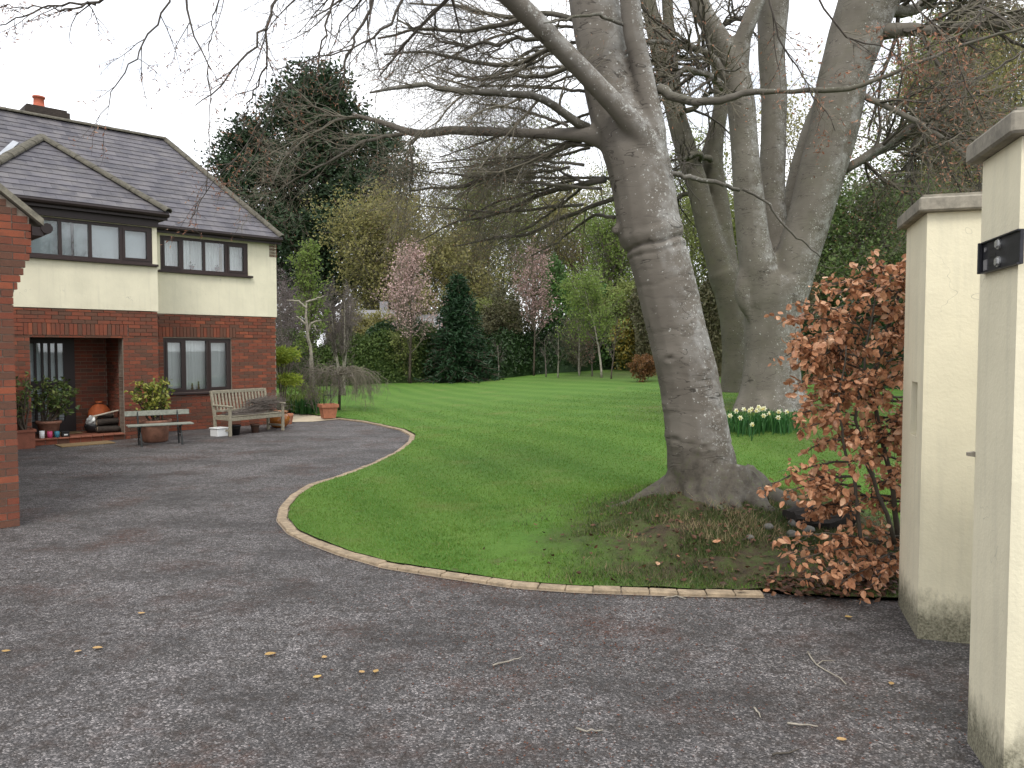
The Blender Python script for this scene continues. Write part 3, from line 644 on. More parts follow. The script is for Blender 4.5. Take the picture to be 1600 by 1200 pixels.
bricks(WX - 1.8, WX, 0, 3.0, WY, (), 0.0, corbel)
z = 3.0
while z < 4.7:
    xr = min(WX + .17, WX + .25 - (z + .075 - 3.06) / .83)
    bricks(WX - 1.8, WX, z, z + .075, WY, (), 0.0, lambda q: xr); z += .075
# side faces of the porch and of the house end wall (bricks running along y)
for xf, y0, y1, z0, z1, sgn in ((PORCH[1], BO + .05, 0.2, 0.13, 2.03, -1), (0.0, 0.1, 3.2, 0, Z_RB - .01, 1), (WX, WY + .1, WY + 1.2, 0, 2.3, 1), (PORCH[0], BO + .05, 0.2, .13, 2.03, 1)):
    k = 0; z = z0
    while z < z1 - .02:
        y = y0 - (.1125 if k % 2 else 0)
        while y < y1 - .02:
            a, b_ = max(y, y0), min(y + .225, y1)
            if b_ - a > .04: BRK.append((a + .005, b_ - .005, z + .005, min(z + .075, z1) - .005, xf, 'y+' if sgn > 0 else 'y-'))
            y += .225
        z += .075; k += 1
# kneeler bricks at the eaves corner
for k in range(6): BRK.append((-0.16, 0.035, 4.0 + k * .075 + .005, 4.0 + (k + 1) * .075 - .005, -0.03, 'x'))
ubr = MB().box((0, 0, 0), (1, 1, 1), None, 0.0).mesh('brick'); ubr.materials.append(MATS['brick'])
def brick_box(bk):
    a, b_, z0, z1, f, ax = bk
    if ax == 'x': return ((a + b_) / 2, f + 0.03, (z0 + z1) / 2), (b_ - a, 0.06, z1 - z0)
    if ax == 'y+': return (f - 0.03, (a + b_) / 2, (z0 + z1) / 2), (0.06, b_ - a, z1 - z0)
    return (f + 0.03, (a + b_) / 2, (z0 + z1) / 2), (0.06, b_ - a, z1 - z0)
def vis_key(bk):
    c_, s_ = brick_box(bk); P = L2W(*c_); q = proj(P); inf = q[0] > -4 and 0 < q[1] < 1200 and bk[5] == 'x'
    occ = (bk[4] > -2 and q[0] < 30)
    return (0 if inf and not occ else 1, np.linalg.norm(P - _C))
BRK.sort(key=vis_key)
rest = MB()
for n_, bk in enumerate(BRK):
    c_, s_ = brick_box(bk)
    if n_ < 300:
        o = link(bpy.data.objects.new('brick', ubr), brick_wall); o.location = c_; o.scale = s_
    else: rest.box(c_, s_)
tag(rest.build('brickwork', 'brick', brick_wall), kind='stuff')

wr = MB()
for c_ in cells(BX, 0.02, Z_RB, Z_E, [WIN_U]): wr.span(c_[0], c_[1], -0.03, 0.26, c_[2], c_[3])
for c_ in cells(-9.5, BX + .012, Z_RB, Z_E, [WIN_B]): wr.span(c_[0], c_[1], BO - 0.03, BO + 0.26, c_[2], c_[3])
wr.span(BX - .25, BX + .011, BO + .262, -.032, Z_RB + .003, Z_E); wr.span(-0.24, 0.018, 0.262, 7.5, Z_RB, Z_E)
wr.build('rendered_wall', 'render', house)
MB().span(-9.4, -0.3, 0.5, 7.4, 2.45, 2.55).build('floor_slab', 'mortar', house)

def curtain(x0, x1, y, z0, z1, par, mat='curtain', amp=0.02, folds=26):
    n = 90; x = np.linspace(x0, x1, n); ph = np.cumsum(rng.uniform(.5, 1.5, n)) * (2 * np.pi * folds / n); yy = y + amp * np.sin(ph)
    V = np.concatenate([np.stack([x, yy, np.full(n, z0)], 1), np.stack([x, yy * .7 + y * .3, np.full(n, z1)], 1)])
    return MB().add(V, [(i, i + 1, n + i + 1, n + i) for i in range(n - 1)]).build('curtain' if mat == 'curtain' else 'blind', mat, par, True)
def window(h, y, muls, opens, sill=True, mat='curtain', label=None, head=0.0):
    x0, x1, z0, z1 = h; f = MB(); w = 0.055
    f.span(x0, x1, y, y + .09, z1 - w, z1); f.span(x0, x1, y, y + .09, z0, z0 + w); f.span(x0, x0 + w, y + .001, y + .091, z0 + w, z1 - w); f.span(x1 - w, x1, y + .001, y + .091, z0 + w, z1 - w)
    edges = [x0 + w] + [m for m in muls for _ in (0, 1)] + [x1 - w]; panes = []
    for m in muls: f.span(m - w / 2, m + w / 2, y + .002, y + .088, z0 + w, z1 - w)
    ed = [x0 + w / 2] + list(muls) + [x1 - w / 2]
    fr_ = f.build('window', 'dark_frame', house)
    if label: fr_['label'] = label
    for i in range(len(ed) - 1):
        a, b_ = ed[i] + w / 2, ed[i + 1] - w / 2; q = 0.0
        if i in opens:
            q = 0.045; c2 = MB(); yy = y - .012
            c2.span(a, b_, yy, yy + .06, z0 + w, z0 + w + q); c2.span(a, b_, yy, yy + .06, z1 - w - q, z1 - w); c2.span(a, a + q, yy + .001, yy + .061, z0 + w + q, z1 - w - q); c2.span(b_ - q, b_, yy + .001, yy + .061, z0 + w + q, z1 - w - q)
            c2.build('casement', 'dark_frame', fr_)
        MB().span(a + q, b_ - q, y + .035, y + .041, z0 + w + q, z1 - w - q).build('pane', 'glass', fr_)
    if sill: MB().span(x0 - .06, x1 + .09, y - .10, y + .05, z0 - .05, z0 - .002, .008).build('sill', 'dark_frame', fr_)
    return fr_
ws = lambda px, off=0.0: float(W(px, 400, off)[0])
w1 = window(WIN_U, -0.012, [ws(284.3), ws(318.7), ws(353.3)], (0, 3), label='four light upper window under the main eaves')
curtain(-2.66, -1.95, 0.20, 3.5, 4.3, w1, folds=12); curtain(-1.9, -1.25, 0.28, 3.5, 4.3, w1, folds=10); curtain(-1.2, -0.6, 0.22, 3.5, 4.3, w1, folds=10)
w2 = window(WIN_G, 0.045, [float(W(290, 570)[0]), float(W(326, 570)[0])], (0, 2), label='three light ground floor window with net curtains')
curtain(-2.66, -1.05, 0.20, 0.8, 2.1, w2, folds=30, amp=.015)
wx = lambda px: float(W(px, 380, BO)[0])
w3 = window(WIN_B, BO - 0.012, [wx(-25), wx(94), wx(141), wx(189)], (4,), label='wide bay window with pale blinds')
curtain(-6.4, -3.1, BO + .14, 3.5, 4.3, w3, 'blind', 0.003, 60)
MB().span(wx(115) - .02, wx(115) + .02, BO + .05, BO + .09, 3.55, 4.25).build('blind_cord', 'dark_frame', w3)
# soffit and header above the bay window
hd = MB(); hd.span(-6.6, BX + .02, BO - .10, BO - .034, 4.28, 4.47); hd.build('window_header', 'fascia', house)

# porch: step, door
st = MB(); st.span(PORCH[0] + .01, PORCH[1] - .01, BO - .0, 0.2, 0.0, 0.10); step = st.build('porch_step', 'mortar', house)
for i in range(8):
    x = PORCH[0] + .012 + i * .1985
    MB().span(x, x + .192, BO - .05, BO + .14, 0.100, 0.132, .006).build('tile', 'quarry', step)
    MB().span(x, x + .192, BO - .014, BO - .001, 0.004, 0.097, .003).build('brick', 'brick', step)
    for j in range(4): MB().span(x, x + .192, BO + .146 + j * .21, BO + .146 + j * .21 + .204, 0.100, 0.128).build('tile', 'quarry', step)
DX0, DX1 = -5.26, -4.34
d = MB(); yd = 0.13; d.span(DX0, DX1, yd, yd + .07, 0.13, 0.36); d.span(DX0, DX1, yd, yd + .07, 1.92, 2.03); d.span(DX0, DX1, yd, yd + .07, 1.02, 1.17)
d.span(DX0, DX0 + .1, yd + .001, yd + .069, .36, 1.92); d.span(DX1 - .2, DX1, yd + .001, yd + .069, .36, 1.92)
gx0, gx1 = DX0 + .1, DX1 - .2
for i in range(1, 5):
    x = gx0 + (gx1 - gx0) * i / 5; d.span(x - .02, x + .02, yd + .002, yd + .068, .36, 1.02); d.span(x - .02, x + .02, yd + .002, yd + .068, 1.17, 1.92)
door = d.build('door', 'fascia', house)
for i in range(5):
    a = gx0 + (gx1 - gx0) * i / 5 + .02 * (i > 0); b_ = gx0 + (gx1 - gx0) * (i + 1) / 5 - .02 * (i < 4)
    MB().span(a, b_, yd + .03, yd + .036, .36, 1.02).build('pane', 'glass', door); MB().span(a, b_, yd + .03, yd + .036, 1.17, 1.92).build('pane', 'glass', door)
bl = MB(); bl.span(gx0, gx1, yd + .055, yd + .06, 1.17, 1.92)
for i in range(11): bl.span(gx0, gx1, yd + .05, yd + .06, .37 + i * .06, .37 + i * .06 + .045)
bl.build('blind', 'blind', door)
hb = MB(); hb.tube([(DX1 - .1, yd, 1.10), (DX1 - .1, yd - .05, 1.10)], .012, 8); hb.tube([(DX1 - .1, yd - .05, 1.10), (DX1 - .2, yd - .05, 1.10)], .011, 8); hb.build('handle', 'black_metal', door)

# roof
PT = math.tan(math.radians(40)); EY, EX = -0.24, 0.07
def roof_pt(px, py, y0, z0, pt):
    """where the picture ray meets the slope rising inwards from the eaves line (y0, z0)"""
    n = UY * pt - np.array([0, 0, 1.0]); P = on_plane(px, py, L2W(0, y0, z0), n); q = P - HO; return np.array([q @ UX, q @ UY, P[2]])
RE = roof_pt(258, 219, EY, Z_E, PT); EC = np.array([EX, EY, Z_E]); RL = np.array([-12.0, RE[1], RE[2]])
BE = W(263, 332, BO - 0.24); BZ = BE[2]; BE = np.array([BE[0], BO - .24, BZ]); BPT = math.tan(math.radians(38))
AP = roof_pt(65, 216, BE[1], BZ, BPT); BL = np.array([2 * AP[0] - BE[0], BE[1], BZ])
AB = np.array([AP[0], EY + (AP[2] - Z_E) / PT + .15, AP[2]])
BRt = np.array([BE[0], EY + (BZ - Z_E) / PT + .1, BZ]); BLt = np.array([BL[0], BRt[1], BZ])
SL = []
def clip_poly(pg, axis, val, keep_less):
    out = []; n = len(pg)
    for i in range(n):
        a, b_ = pg[i], pg[(i + 1) % n]; ia = (a[axis] <= val) == keep_less; ib = (b_[axis] <= val) == keep_less
        if ia: out.append(a)
        if ia != ib:
            w = (val - a[axis]) / (b_[axis] - a[axis]); out.append(tuple(a[k] + w * (b_[k] - a[k]) for k in (0, 1)))
    return out
def slope(pg, tw=0.26, th=0.20):
    """slates over a planar polygon whose first edge is the eaves"""
    pg = [np.array(q, float) for q in pg]; e = nrm(pg[1] - pg[0]); n = nrm(np.cross(e, pg[2] - pg[0])); n = n if n[2] > 0 else -n; u = np.cross(n, e); u = u if u[2] > 0 else -u
    p2 = [((q - pg[0]) @ e, (q - pg[0]) @ u) for q in pg]
    xs_ = [q[0] for q in p2]; ys_ = [q[1] for q in p2]; r = 0; y = -0.03
    while y < max(ys_):
        x = min(xs_) - (tw / 2 if r % 2 else 0) - .01
        band = clip_poly(clip_poly(p2, 1, y, False), 1, y + th + .06, True)
        while x < max(xs_):
            if len(band) > 2:
                c_ = clip_poly(clip_poly(band, 0, x + .0012, False), 0, x + tw - .0012, True)
                if r == 0: c_ = [(q[0], q[1] - .03) if q[1] < .001 else q for q in c_]
                if len(c_) > 2:
                    ar = abs(sum(c_[i][0] * c_[(i + 1) % len(c_)][1] - c_[(i + 1) % len(c_)][0] * c_[i][1] for i in range(len(c_)))) / 2
                    if ar > 0.004: SL.append((pg[0], e, u, n, c_, y, th, ar >= 0.95 * tw * (th + .06) * .97))
            x += tw
        y += th; r += 1
    return MB().prism(pg, -n * .05)
BK = 2 * RE[1] - EY
deckm = slope([np.array([-12., EY, Z_E]), EC, RE, RL])
d2 = slope([EC, np.array([EX, BK, Z_E]), RE]); 
for q in (d2, MB().prism([np.array([-12., BK, Z_E]), np.array([EX, BK, Z_E]), RE, RL], (0, 0, -.05)), slope([BL, BE, AP]), slope([BE, BRt, AB, AP]), slope([BLt, BL, AP, AB])):
    deckm.v += [a for a in q.v]; deckm.f += [[[i + deckm.n for i in f] for f in ff] for ff in q.f]; deckm.n += q.n
roof = deckm.build('roof', 'slate', house)
def slate_geo(s_):
    o0, e, u, n, c_, y, th, full = s_; h = lambda q: 0.018 - 0.014 * (q[1] - y) / (th + .06)
    top = np.array([o0 + e * q[0] + u * q[1] + n * h(q) for q in c_]); return top, n * -0.009
def s_key(s_):
    top, _ = slate_geo(s_); c_ = top.mean(0); P = L2W(*c_); q = proj(P); nw = UX * s_[3][0] + UY * s_[3][1] + np.array([0, 0, s_[3][2]])
    return (0 if (0 < q[0] < 1600 and nw @ (_C - P) > 0 and s_[7] and c_[1] < RE[1]) else 1, np.linalg.norm(P - _C))
SL.sort(key=s_key); rest = MB(); shared = None
for n_, s_ in enumerate(SL):
    if n_ < 300 and s_[7]:
        o0, e, u, n, c_, y, th, full = s_; x0 = min(q[0] for q in c_); x1 = max(q[0] for q in c_); y0 = min(q[1] for q in c_); y1 = max(q[1] for q in c_)
        if shared is None:
            shared = MB().prism([(0, 0, .018), (1, 0, .018), (1, 1, .004), (0, 1, .004)], (0, 0, -.009)).mesh('slate'); shared.materials.append(MATS['slate'])
        o = link(bpy.data.objects.new('slate', shared), roof)
        o.matrix_local = Matrix(((e[0] * (x1 - x0), u[0] * (y1 - y0), n[0], (o0 + e * x0 + u * y0)[0]), (e[1] * (x1 - x0), u[1] * (y1 - y0), n[1], (o0 + e * x0 + u * y0)[1]), (e[2] * (x1 - x0), u[2] * (y1 - y0), n[2], (o0 + e * x0 + u * y0)[2]), (0, 0, 0, 1)))
    else:
        top, off = slate_geo(s_); rest.prism(top, off)
tag(rest.build('slating', 'slate', roof), kind='stuff')
def ridge(a, b_, r=0.085, step_=0.42):
    a = np.array(a); b_ = np.array(b_); L = np.linalg.norm(b_ - a); n = max(2, int(L / step_)); d_ = (b_ - a) / L; side = nrm(np.cross(d_, [0, 0, 1])); up = np.cross(side, d_)
    for i in range(n):
        p0 = a + d_ * (L * i / n); p1 = a + d_ * (L * (i + 1) / n + .03); m = MB(); V = []
        for p, rr in ((p0, r * 1.06), (p1, r * .96)):
            for th in np.linspace(-0.15, math.pi + .15, 9): V.append(p + side * math.cos(th) * rr * 1.15 + up * (math.sin(th) * rr * .75 + .012))
        for p, rr in ((p0, r * .9), (p1, r * .82)):
            for th in np.linspace(-0.15, math.pi + .15, 9): V.append(p + side * math.cos(th) * rr * 1.15 + up * (math.sin(th) * rr * .75 + .004))
        F = [(k, k + 1, 10 + k, 9 + k) for k in range(8)] + [(18 + k, 27 + k, 28 + k, 19 + k) for k in range(8)] + [(k, 18 + k, 19 + k, k + 1) for k in range(8)]
        m.add(V, F).build('ridge_tile', 'ridge_tile', roof)
ridge(EC, RE); ridge(RE, RL + np.array([2, 0, 0])); ridge(BE, AP, .10); ridge(BL, AP, .10); ridge(AP, AB, .09)
if True:
    fa = roof_pt(-14, 262, EY, Z_E, PT); fb = roof_pt(24, 227, EY, Z_E, PT); nn_ = nrm(np.array([0, -PT, 1.0])); MB().beam(fa + nn_ * .07, fb + nn_ * .07, .11, .04, nn_).build('lead_flashing', 'lead', roof)
va = AB + np.array([-.05, -.10, .03]); vb_ = BLt + np.array([.0, -.05, .05])
MB().beam(va, vb_, .22, .012, (0, -PT, 1)).build('lead_valley', 'lead', roof)
gt = MB()
def gutter(a, b_):
    gt.beam(np.array(a) + [0, 0, -.085], np.array(b_) + [0, 0, -.085], .03, .15); a = np.array(a, float); b_ = np.array(b_, float); s_ = nrm(np.cross(b_ - a, [0, 0, 1]))
    gt.tube([a + s_ * .06 + [0, 0, -.055], b_ + s_ * .06 + [0, 0, -.055]], .052, 8)
gutter([BX + .1, EY + .06, Z_E], [EX, EY + .06, Z_E]); gutter([BL[0], BE[1] + .06, BZ], [BE[0], BE[1] + .06, BZ]); gutter([BE[0] - .05, BE[1] + .08, BZ], [BE[0] - .05, BRt[1], BZ])
gt.span(BX, EX - .05, EY + .08, -.035, Z_E - .14, Z_E - .10); gt.span(BL[0], BE[0] - .08, BE[1] + .1, BO - .02, BZ - .16, BZ - .12); gt.build('gutter', 'fascia', house)
# wing roof: verge seen end on
wrf = MB(); ex, ez = WX + .27, 3.06
wrf.prism([(ex, WY - .06, ez), (ex - 5, WY - .06, ez + 5 * .83), (ex - 5, WY - .06, ez + 5 * .83 + .10), (ex, WY - .06, ez + .07)], (0, 8.3, 0)); wrf.build('wing_roof', 'verge', house)
gg = MB(); gg.tube([(ex + .03, WY - .05, ez - .02), (ex + .03, BO, ez - .02)], .055, 10); gg.span(ex - .1, ex + .0, WY - .03, WY + .1, ez - .10, ez - .012); gg.build('wing_gutter', 'fascia', house)
# chimney
c1 = W(42, 179, 3.4); c2 = W(105, 184, 3.4); cm = MB(); cm.span(c1[0], c2[0], 3.4, 4.0, RE[2] - 1.6, c2[2] - .02); cm.span(c1[0] - .05, c2[0] + .05, 3.35, 4.05, c2[2] - .02, c2[2] + .10); cm.span(c1[0] - .0, c2[0] + .0, 3.4, 4.0, c2[2] + .10, c2[2] + .16)
chim = cm.build('chimney', 'log_bark', house)
MB().lathe([(.15, 0), (.15, .05), (.12, .07), (.11, .24), (.135, .25), (.135, .29), (.10, .29), (.09, .08)], 18, ((c1[0] + c2[0]) / 2 - .1, 3.7, c2[2] + .16)).build('chimney_pot', 'chimney_pot', chim, True)
for i in range(5): MB().span(c1[0] - .004 - .05 * (i == 4), c2[0] + .004 + .05 * (i == 4), 3.396 - .05 * (i == 4), 4.004, c2[2] - .42 + i * .08 + .004, c2[2] - .42 + i * .08 + .074).build('brick_course', 'brown_bark', chim)

# ------------------------------------------------------------------ gate pillars
def pillar(name, corner, ang, dep_, wid, label, slot):
    """corner: near left corner on plan; left face runs back along ang"""
    o = empty(name, (corner[0], corner[1], 0), -ang, label, 'gate pillar', 'cream gate pillars')
    H = 2.63; m = MB()
    if slot:
        y0, y1, z0, z1 = slot
        for a, b_, c_, d_ in cells(0, dep_, -.05, H, [(y0, y1, z0, z1)]): m.span(0, .12, a, b_, c_, d_)
        m.span(.12, wid, 0, dep_, -.05, H)
    else: m.span(0, wid, 0, dep_, -.05, H)
    m.build('shaft', 'pillar_paint', o)
    if slot:
        MB().span(.085, .119, y0 + .004, y1 - .004, z0 + .004, z1 - .004).build('slot_plate', 'coping', o)
    c_ = MB(); c_.span(-.055, wid + .05, -.055, dep_ + .055, H + .002, H + .088, .010)
    c_.prism([(-.03, -.03, H + .088), (wid, -.03, H + .088), (wid, dep_ + .03, H + .088), (-.03, dep_ + .03, H + .088)], (0, 0, .016))
    c_.build('coping', 'coping', o)
    return o
PA = 0.245
pa = pillar('gate_pillar', (2.525, 4.71), PA + .06, 0.66, 1.5, 'cream rendered gate pillar with a slot, against the copper leaved shrub', (0.17, 0.37, 1.24, 1.59))
pb = pillar('gate_pillar', (1.985, 3.03), PA, 0.43, 1.6, 'cream rendered gate pillar with a black hinge bracket bolted on', None)
# hinge bracket on the left face of the near pillar
def hw(px, py):
    n = np.array([math.cos(PA), -math.sin(PA), 0]); P = on_plane(px, py, np.array([1.985, 3.03, 0]), n); q = P - np.array([1.985, 3.03, 0])
    return q[0] * math.sin(PA) + q[1] * math.cos(PA), P[2]
y1h, zt = hw(1541, 380); _, zb = hw(1541, 428); y1h = min(y1h, .46); y0h = -0.06
h = MB(); h.span(-.016, -.002, y0h, y1h, zb, zt, .002); h.span(-.034, -.016, y1h - .012, y1h, zb, zt, .002); h.span(-.026, -.016, y0h, y1h - .012, zt - .006, zt); h.span(-.026, -.016, y0h, y1h - .012, zb, zb + .006)
hinge = h.build('hinge_bracket', 'black_metal', pb)
hz = zt - zb
for fy, fz in ((.52, .78), (.52, .24)):
    m = MB(); c_ = (-.018, y0h + (y1h - y0h) * fy, zb + hz * fz); m.tube([(c_[0] + .004, c_[1], c_[2]), (c_[0] - .004, c_[1], c_[2])], .022, 18); m.tube([(c_[0] - .004, c_[1], c_[2]), (c_[0] - .012, c_[1], c_[2])], .016, 6); m.build('bolt', 'zinc', hinge)
m = MB()
for fz in (.76, .5, .25): m.span(-.0175, -.0155, y0h + (y1h - y0h) * .60, y0h + (y1h - y0h) * .78, zb + hz * (fz - .045), zb + hz * (fz + .045))
m.build('slot', 'black_plastic', hinge)
MB().span(-.019, -.016, y0h + (y1h - y0h) * .83, y0h + (y1h - y0h) * .93, zb + .012, zb + hz * .42).build('catch_plate', 'hinge_grey', hinge)
m = MB(); m.tube([(-.021, y0h + (y1h - y0h) * .88, zb + hz * .74), (-.016, y0h + (y1h - y0h) * .88, zb + hz * .74)], .010, 14); m.build('bush', 'hinge_grey', hinge)
yl, zl = hw(1516, 707); m = MB(); m.prism([(-.03, .425, zl - .008), (-.03, .425, zl + .006), (.0, .425, zl + .012), (.0, .425, zl - .012)], (0, .025, 0)); m.build('latch_stop', 'coping', pb)

# ------------------------------------------------------------------ things by the house
def axis2(p, q):
    p = np.asarray(p)[:2]; q = np.asarray(q)[:2]; d_ = q - p; return math.atan2(d_[1], d_[0]), float(np.linalg.norm(d_))
# slatted wooden bench with brushwood
FLp, FRp = gz(359.5, 682.5), gz(442, 673); a, BLn = axis2(FLp, FRp); BLn = max(1.45, BLn)
bench = empty('garden_bench', (FLp[0], FLp[1], 0), a, 'weathered wooden slatted garden bench heaped with cut twigs', 'bench')
w = .055; D = .5
for x in (0, BLn - w):
    MB().span(x, x + w, 0, w, 0, .60, .006).build('leg', 'weathered_wood', bench)
    m = MB(); m.beam((x + w / 2, D, 0), (x + w / 2, D + .02, .42), w, w, (0, 1, 0), .006); m.beam((x + w / 2, D + .02, .41), (x + w / 2, D + .12, .93), w, w, (0, 1, 0), .006); m.build('leg', 'weathered_wood', bench)
    MB().beam((x + w / 2, -.04, .615), (x + w / 2, D + .05, .63), .07, .032, (0, 0, 1), .008).build('armrest', 'weathered_wood', bench)
    MB().span(x + .01, x + w - .01, w, D - .02, .33, .40).build('side_rail', 'weathered_wood', bench); MB().span(x + .012, x + w - .012, w, D - .02, .10, .14).build('stretcher', 'weathered_wood', bench)
MB().span(w, BLn - w, .008, .048, .315, .395, .005).build('front_rail', 'weathered_wood', bench)
for i in range(6): MB().span(.02, BLn - .02, .0 + i * .079, .0 + i * .079 + .066, .402, .422, .004).build('seat_slat', 'weathered_wood', bench)
MB().beam((w, D + .115, .90), (BLn - w, D + .115, .90), .035, .07, (0, 0, 1), .006).build('top_rail', 'weathered_wood', bench)
MB().beam((w, D + .035, .50), (BLn - w, D + .035, .50), .035, .05, (0, 0, 1), .006).build('lower_rail', 'weathered_wood', bench)
for i in range(15):
    x = w + (i + .7) * (BLn - 2 * w) / 15.4; MB().beam((x, D + .04, .52), (x, D + .108, .87), .042, .016, (0, 1, 0)).build('back_slat', 'weathered_wood', bench)
N = 330; ux_ = np.array([math.cos(a), math.sin(a), 0]); uy_ = np.array([-math.sin(a), math.cos(a), 0])
xx = rng.uniform(.05, 1.15, N); zz = rng.uniform(.44, .66, N) * (0.75 + .35 * (xx > .5)); P0 = FLp[None] * [1, 1, 0] + ux_ * xx[:, None] + uy_ * rng.uniform(.03, .42, N)[:, None] + np.array([0, 0, 1]) * zz[:, None]
dd = ux_ * rng.normal(1, .15, N)[:, None] + uy_ * rng.normal(0, .14, N)[:, None] + np.array([0, 0, 1]) * rng.normal(.04, .07, N)[:, None]
P, R_ = grow(P0, dd, rng.uniform(.3, .7, N), rng.uniform(.003, .007, N), 5, .1); P[:, :, 2] = np.maximum(P[:, :, 2], .44); m = MB().addq(*tubes(P, R_, 4))
ps, ds, rs, _ = spawn(P, R_, 2, .4, 1, .5); P2, R2 = grow(ps, ds, .22, .0025, 3, .15); P2[:, :, 2] = np.maximum(P2[:, :, 2], .44); m.addq(*tubes(P2, R2, 3))
tag(m.build('brushwood', 'grey_twig'), 'heap of cut brown twigs lying on the slatted bench', 'twigs')
# iron-legged bench
A, B = gz(213, 696), gz(266, 692.7); a, L = axis2(A, B); L = max(L, .8)
ib = empty('plank_bench', (A[0], A[1], 0), a, 'small grey plank bench on dark cast iron legs before potted shrub', 'bench')
for x in (.05, L - .05):
    m = MB()
    m.tube([(x, .02, 0), (x, .05, .14), (x, .10, .26), (x, .12, .36)], [.018, .015, .014, .016], 8); m.tube([(x, -.32, 0), (x, -.27, .16), (x, -.18, .29), (x, -.16, .36)], [.018, .015, .014, .016], 8)
    m.tube([(x, .05, .14), (x, -.12, .17), (x, -.27, .16)], .011, 8); m.tube([(x, -.30, .37), (x, .10, .36)], .014, 8); m.tube([(x, .08, .35), (x, .12, .50), (x, .17, .62)], [.016, .014, .014], 8)
    th = np.linspace(0, 2 * math.pi, 13); m.tube([(x, -.09 + .07 * math.cos(q), .27 + .07 * math.sin(q)) for q in th], .008, 6)
    m.build('leg', 'cast_iron', ib)
for y in (-.28, -.12): MB().box((L / 2, y + .06, .385), (L + .34, .15, .028), None, .006).build('seat_plank', 'grey_plank', ib)
MB().beam((-.17, .165, .585), (L + .17, .165, .585), .028, .10, (0, .25, 1), .006).build('back_plank', 'grey_plank', ib)

def pot(prof, mat, P, label, cat='pot', name='plant_pot', s=24, soil=None, group=None):
    o = empty(name, P, 0, label, cat, group); MB().lathe(prof, s, cap=True).build('pot', mat, o, True)
    if soil: MB().lathe([(soil[0], soil[1] - .02), (soil[0], soil[1]), (.01, soil[1] + .01)], s).build('soil', 'soil', o)
    return o
def bush(o, n_stem, h, r, mat, leaf, n_leaf, z0=0.0, base_r=.05, squash=1.0, bark='brown_bark', twn=6, elong=1.7, bare=0.25, up=.15, name='foliage'):
    s0 = np.column_stack([rng.normal(0, base_r, (n_stem, 2)), np.full(n_stem, z0)]); dd = np.column_stack([rng.normal(0, .35 * r / h * 2, (n_stem, 2)), np.ones(n_stem)])
    P, R_ = grow(s0, dd, h * .75 * rng.uniform(.8, 1.1, n_stem), .012 + .01 * h, 6, .1, up * .3); m = MB().addq(*tubes(P, R_, 5))
    ps, ds, rs, _ = spawn(P, R_, twn, bare, 1, .8); P2, R2 = grow(ps, ds, r * .55, rs * .6, 4, .15, up); m.addq(*tubes(P2, R2, 3))
    tag(m.build('stems', bark, o), kind='stuff')
    ps = np.concatenate([along(P2, max(1, n_leaf // len(P2)), .15, 1.0, .05 * r)]); f = MB(); f.addq(*leaves(ps, leaf, elong, .2)); tag(f.build(name, mat, o), kind='stuff')
p1 = pot([(.20, 0), (.23, .03), (.25, .30), (.26, .36), (.30, .37), (.30, .43), (.26, .43), (.24, .36)], 'old_terracotta', gz(243, 690), 'large old terracotta pot of yellow variegated shrub behind the plank bench', 'potted shrub', 'potted_shrub', soil=(.25, .39))
bush(p1, 12, 1.0, .42, 'variegated', .085, 900, .38, .06, bare=.2)
c_ = L2W(-5.02, BO + .22, .132); p2 = pot([(.13, 0), (.15, .02), (.19, .25), (.22, .26), (.22, .31), (.19, .31), (.18, .27)], 'old_terracotta', c_, 'terracotta pot with a straggling green shrub beside the front door', 'potted shrub', 'potted_shrub', soil=(.18, .28))
bush(p2, 10, .95, .50, 'glossy_green', .085, 640, .27, .05, bare=.25)
c_ = L2W(-5.52, BO - .2, 0); pl = empty('square_planter', c_, HA, 'reddish square terracotta planter standing against the porch pier', 'planter')
m = MB(); m.prism([(-.15, -.15, 0), (.15, -.15, 0), (.15, .15, 0), (-.15, .15, 0)], (0, 0, .30)); m.build('planter_body', 'red_tile', pl); m = MB()
for q in ((-.17, .17, -.17, -.13), (-.17, .17, .13, .17), (-.17, -.13, -.13, .13), (.13, .17, -.13, .13)): m.span(*q, .301, .345)
m.build('rim', 'red_tile', pl); MB().span(-.129, .129, -.129, .129, .302, .325).build('soil', 'soil', pl)
sb = empty('climbing_shrub', c_ + np.array([0, 0, .325]), 0, 'loose leafy shrub growing out of the reddish square planter', 'shrub'); bush(sb, 8, 1.2, .45, 'glossy_green', .075, 420, 0, .05, bare=.3)
gp_ = pot([(.10, 0), (.17, .03), (.24, .12), (.25, .22), (.20, .31), (.17, .33), (.20, .36), (.22, .37), (.20, .385), (.15, .34)], 'glazed_pot', gz(436, 668), 'round glossy amber glazed pot at the end of the slatted bench', soil=(.17, .33))
pot([(.15, 0), (.15, .01), (.19, .20), (.19, .25), (.165, .25), (.16, .2)], 'terracotta', gz(446, 662.5) + np.array([0, 0, .0]), 'plain terracotta pot standing behind the amber glazed pot', soil=(.165, .22))
c_ = G(513, 653); sp = empty('square_planter', c_, .5, 'terracotta square planter with a rim by the weeping tree', 'planter')
m = MB(); bs, ts, hh_ = .15, .20, .33
m.add([(-bs, -bs, 0), (bs, -bs, 0), (bs, bs, 0), (-bs, bs, 0), (-ts, -ts, hh_), (ts, -ts, hh_), (ts, ts, hh_), (-ts, ts, hh_)], [(0, 3, 2, 1), (4, 5, 6, 7), (0, 1, 5, 4), (1, 2, 6, 5), (2, 3, 7, 6), (3, 0, 4, 7)]); m.build('planter_body', 'terracotta', sp)
m = MB(); t2 = ts + .02
for q in ((-t2, t2, -t2, -ts + .02), (-t2, t2, ts - .02, t2), (-t2, -ts + .02, -ts + .021, ts - .021), (ts - .02, t2, -ts + .021, ts - .021)): m.span(*q, hh_ - .05, hh_ + .03)
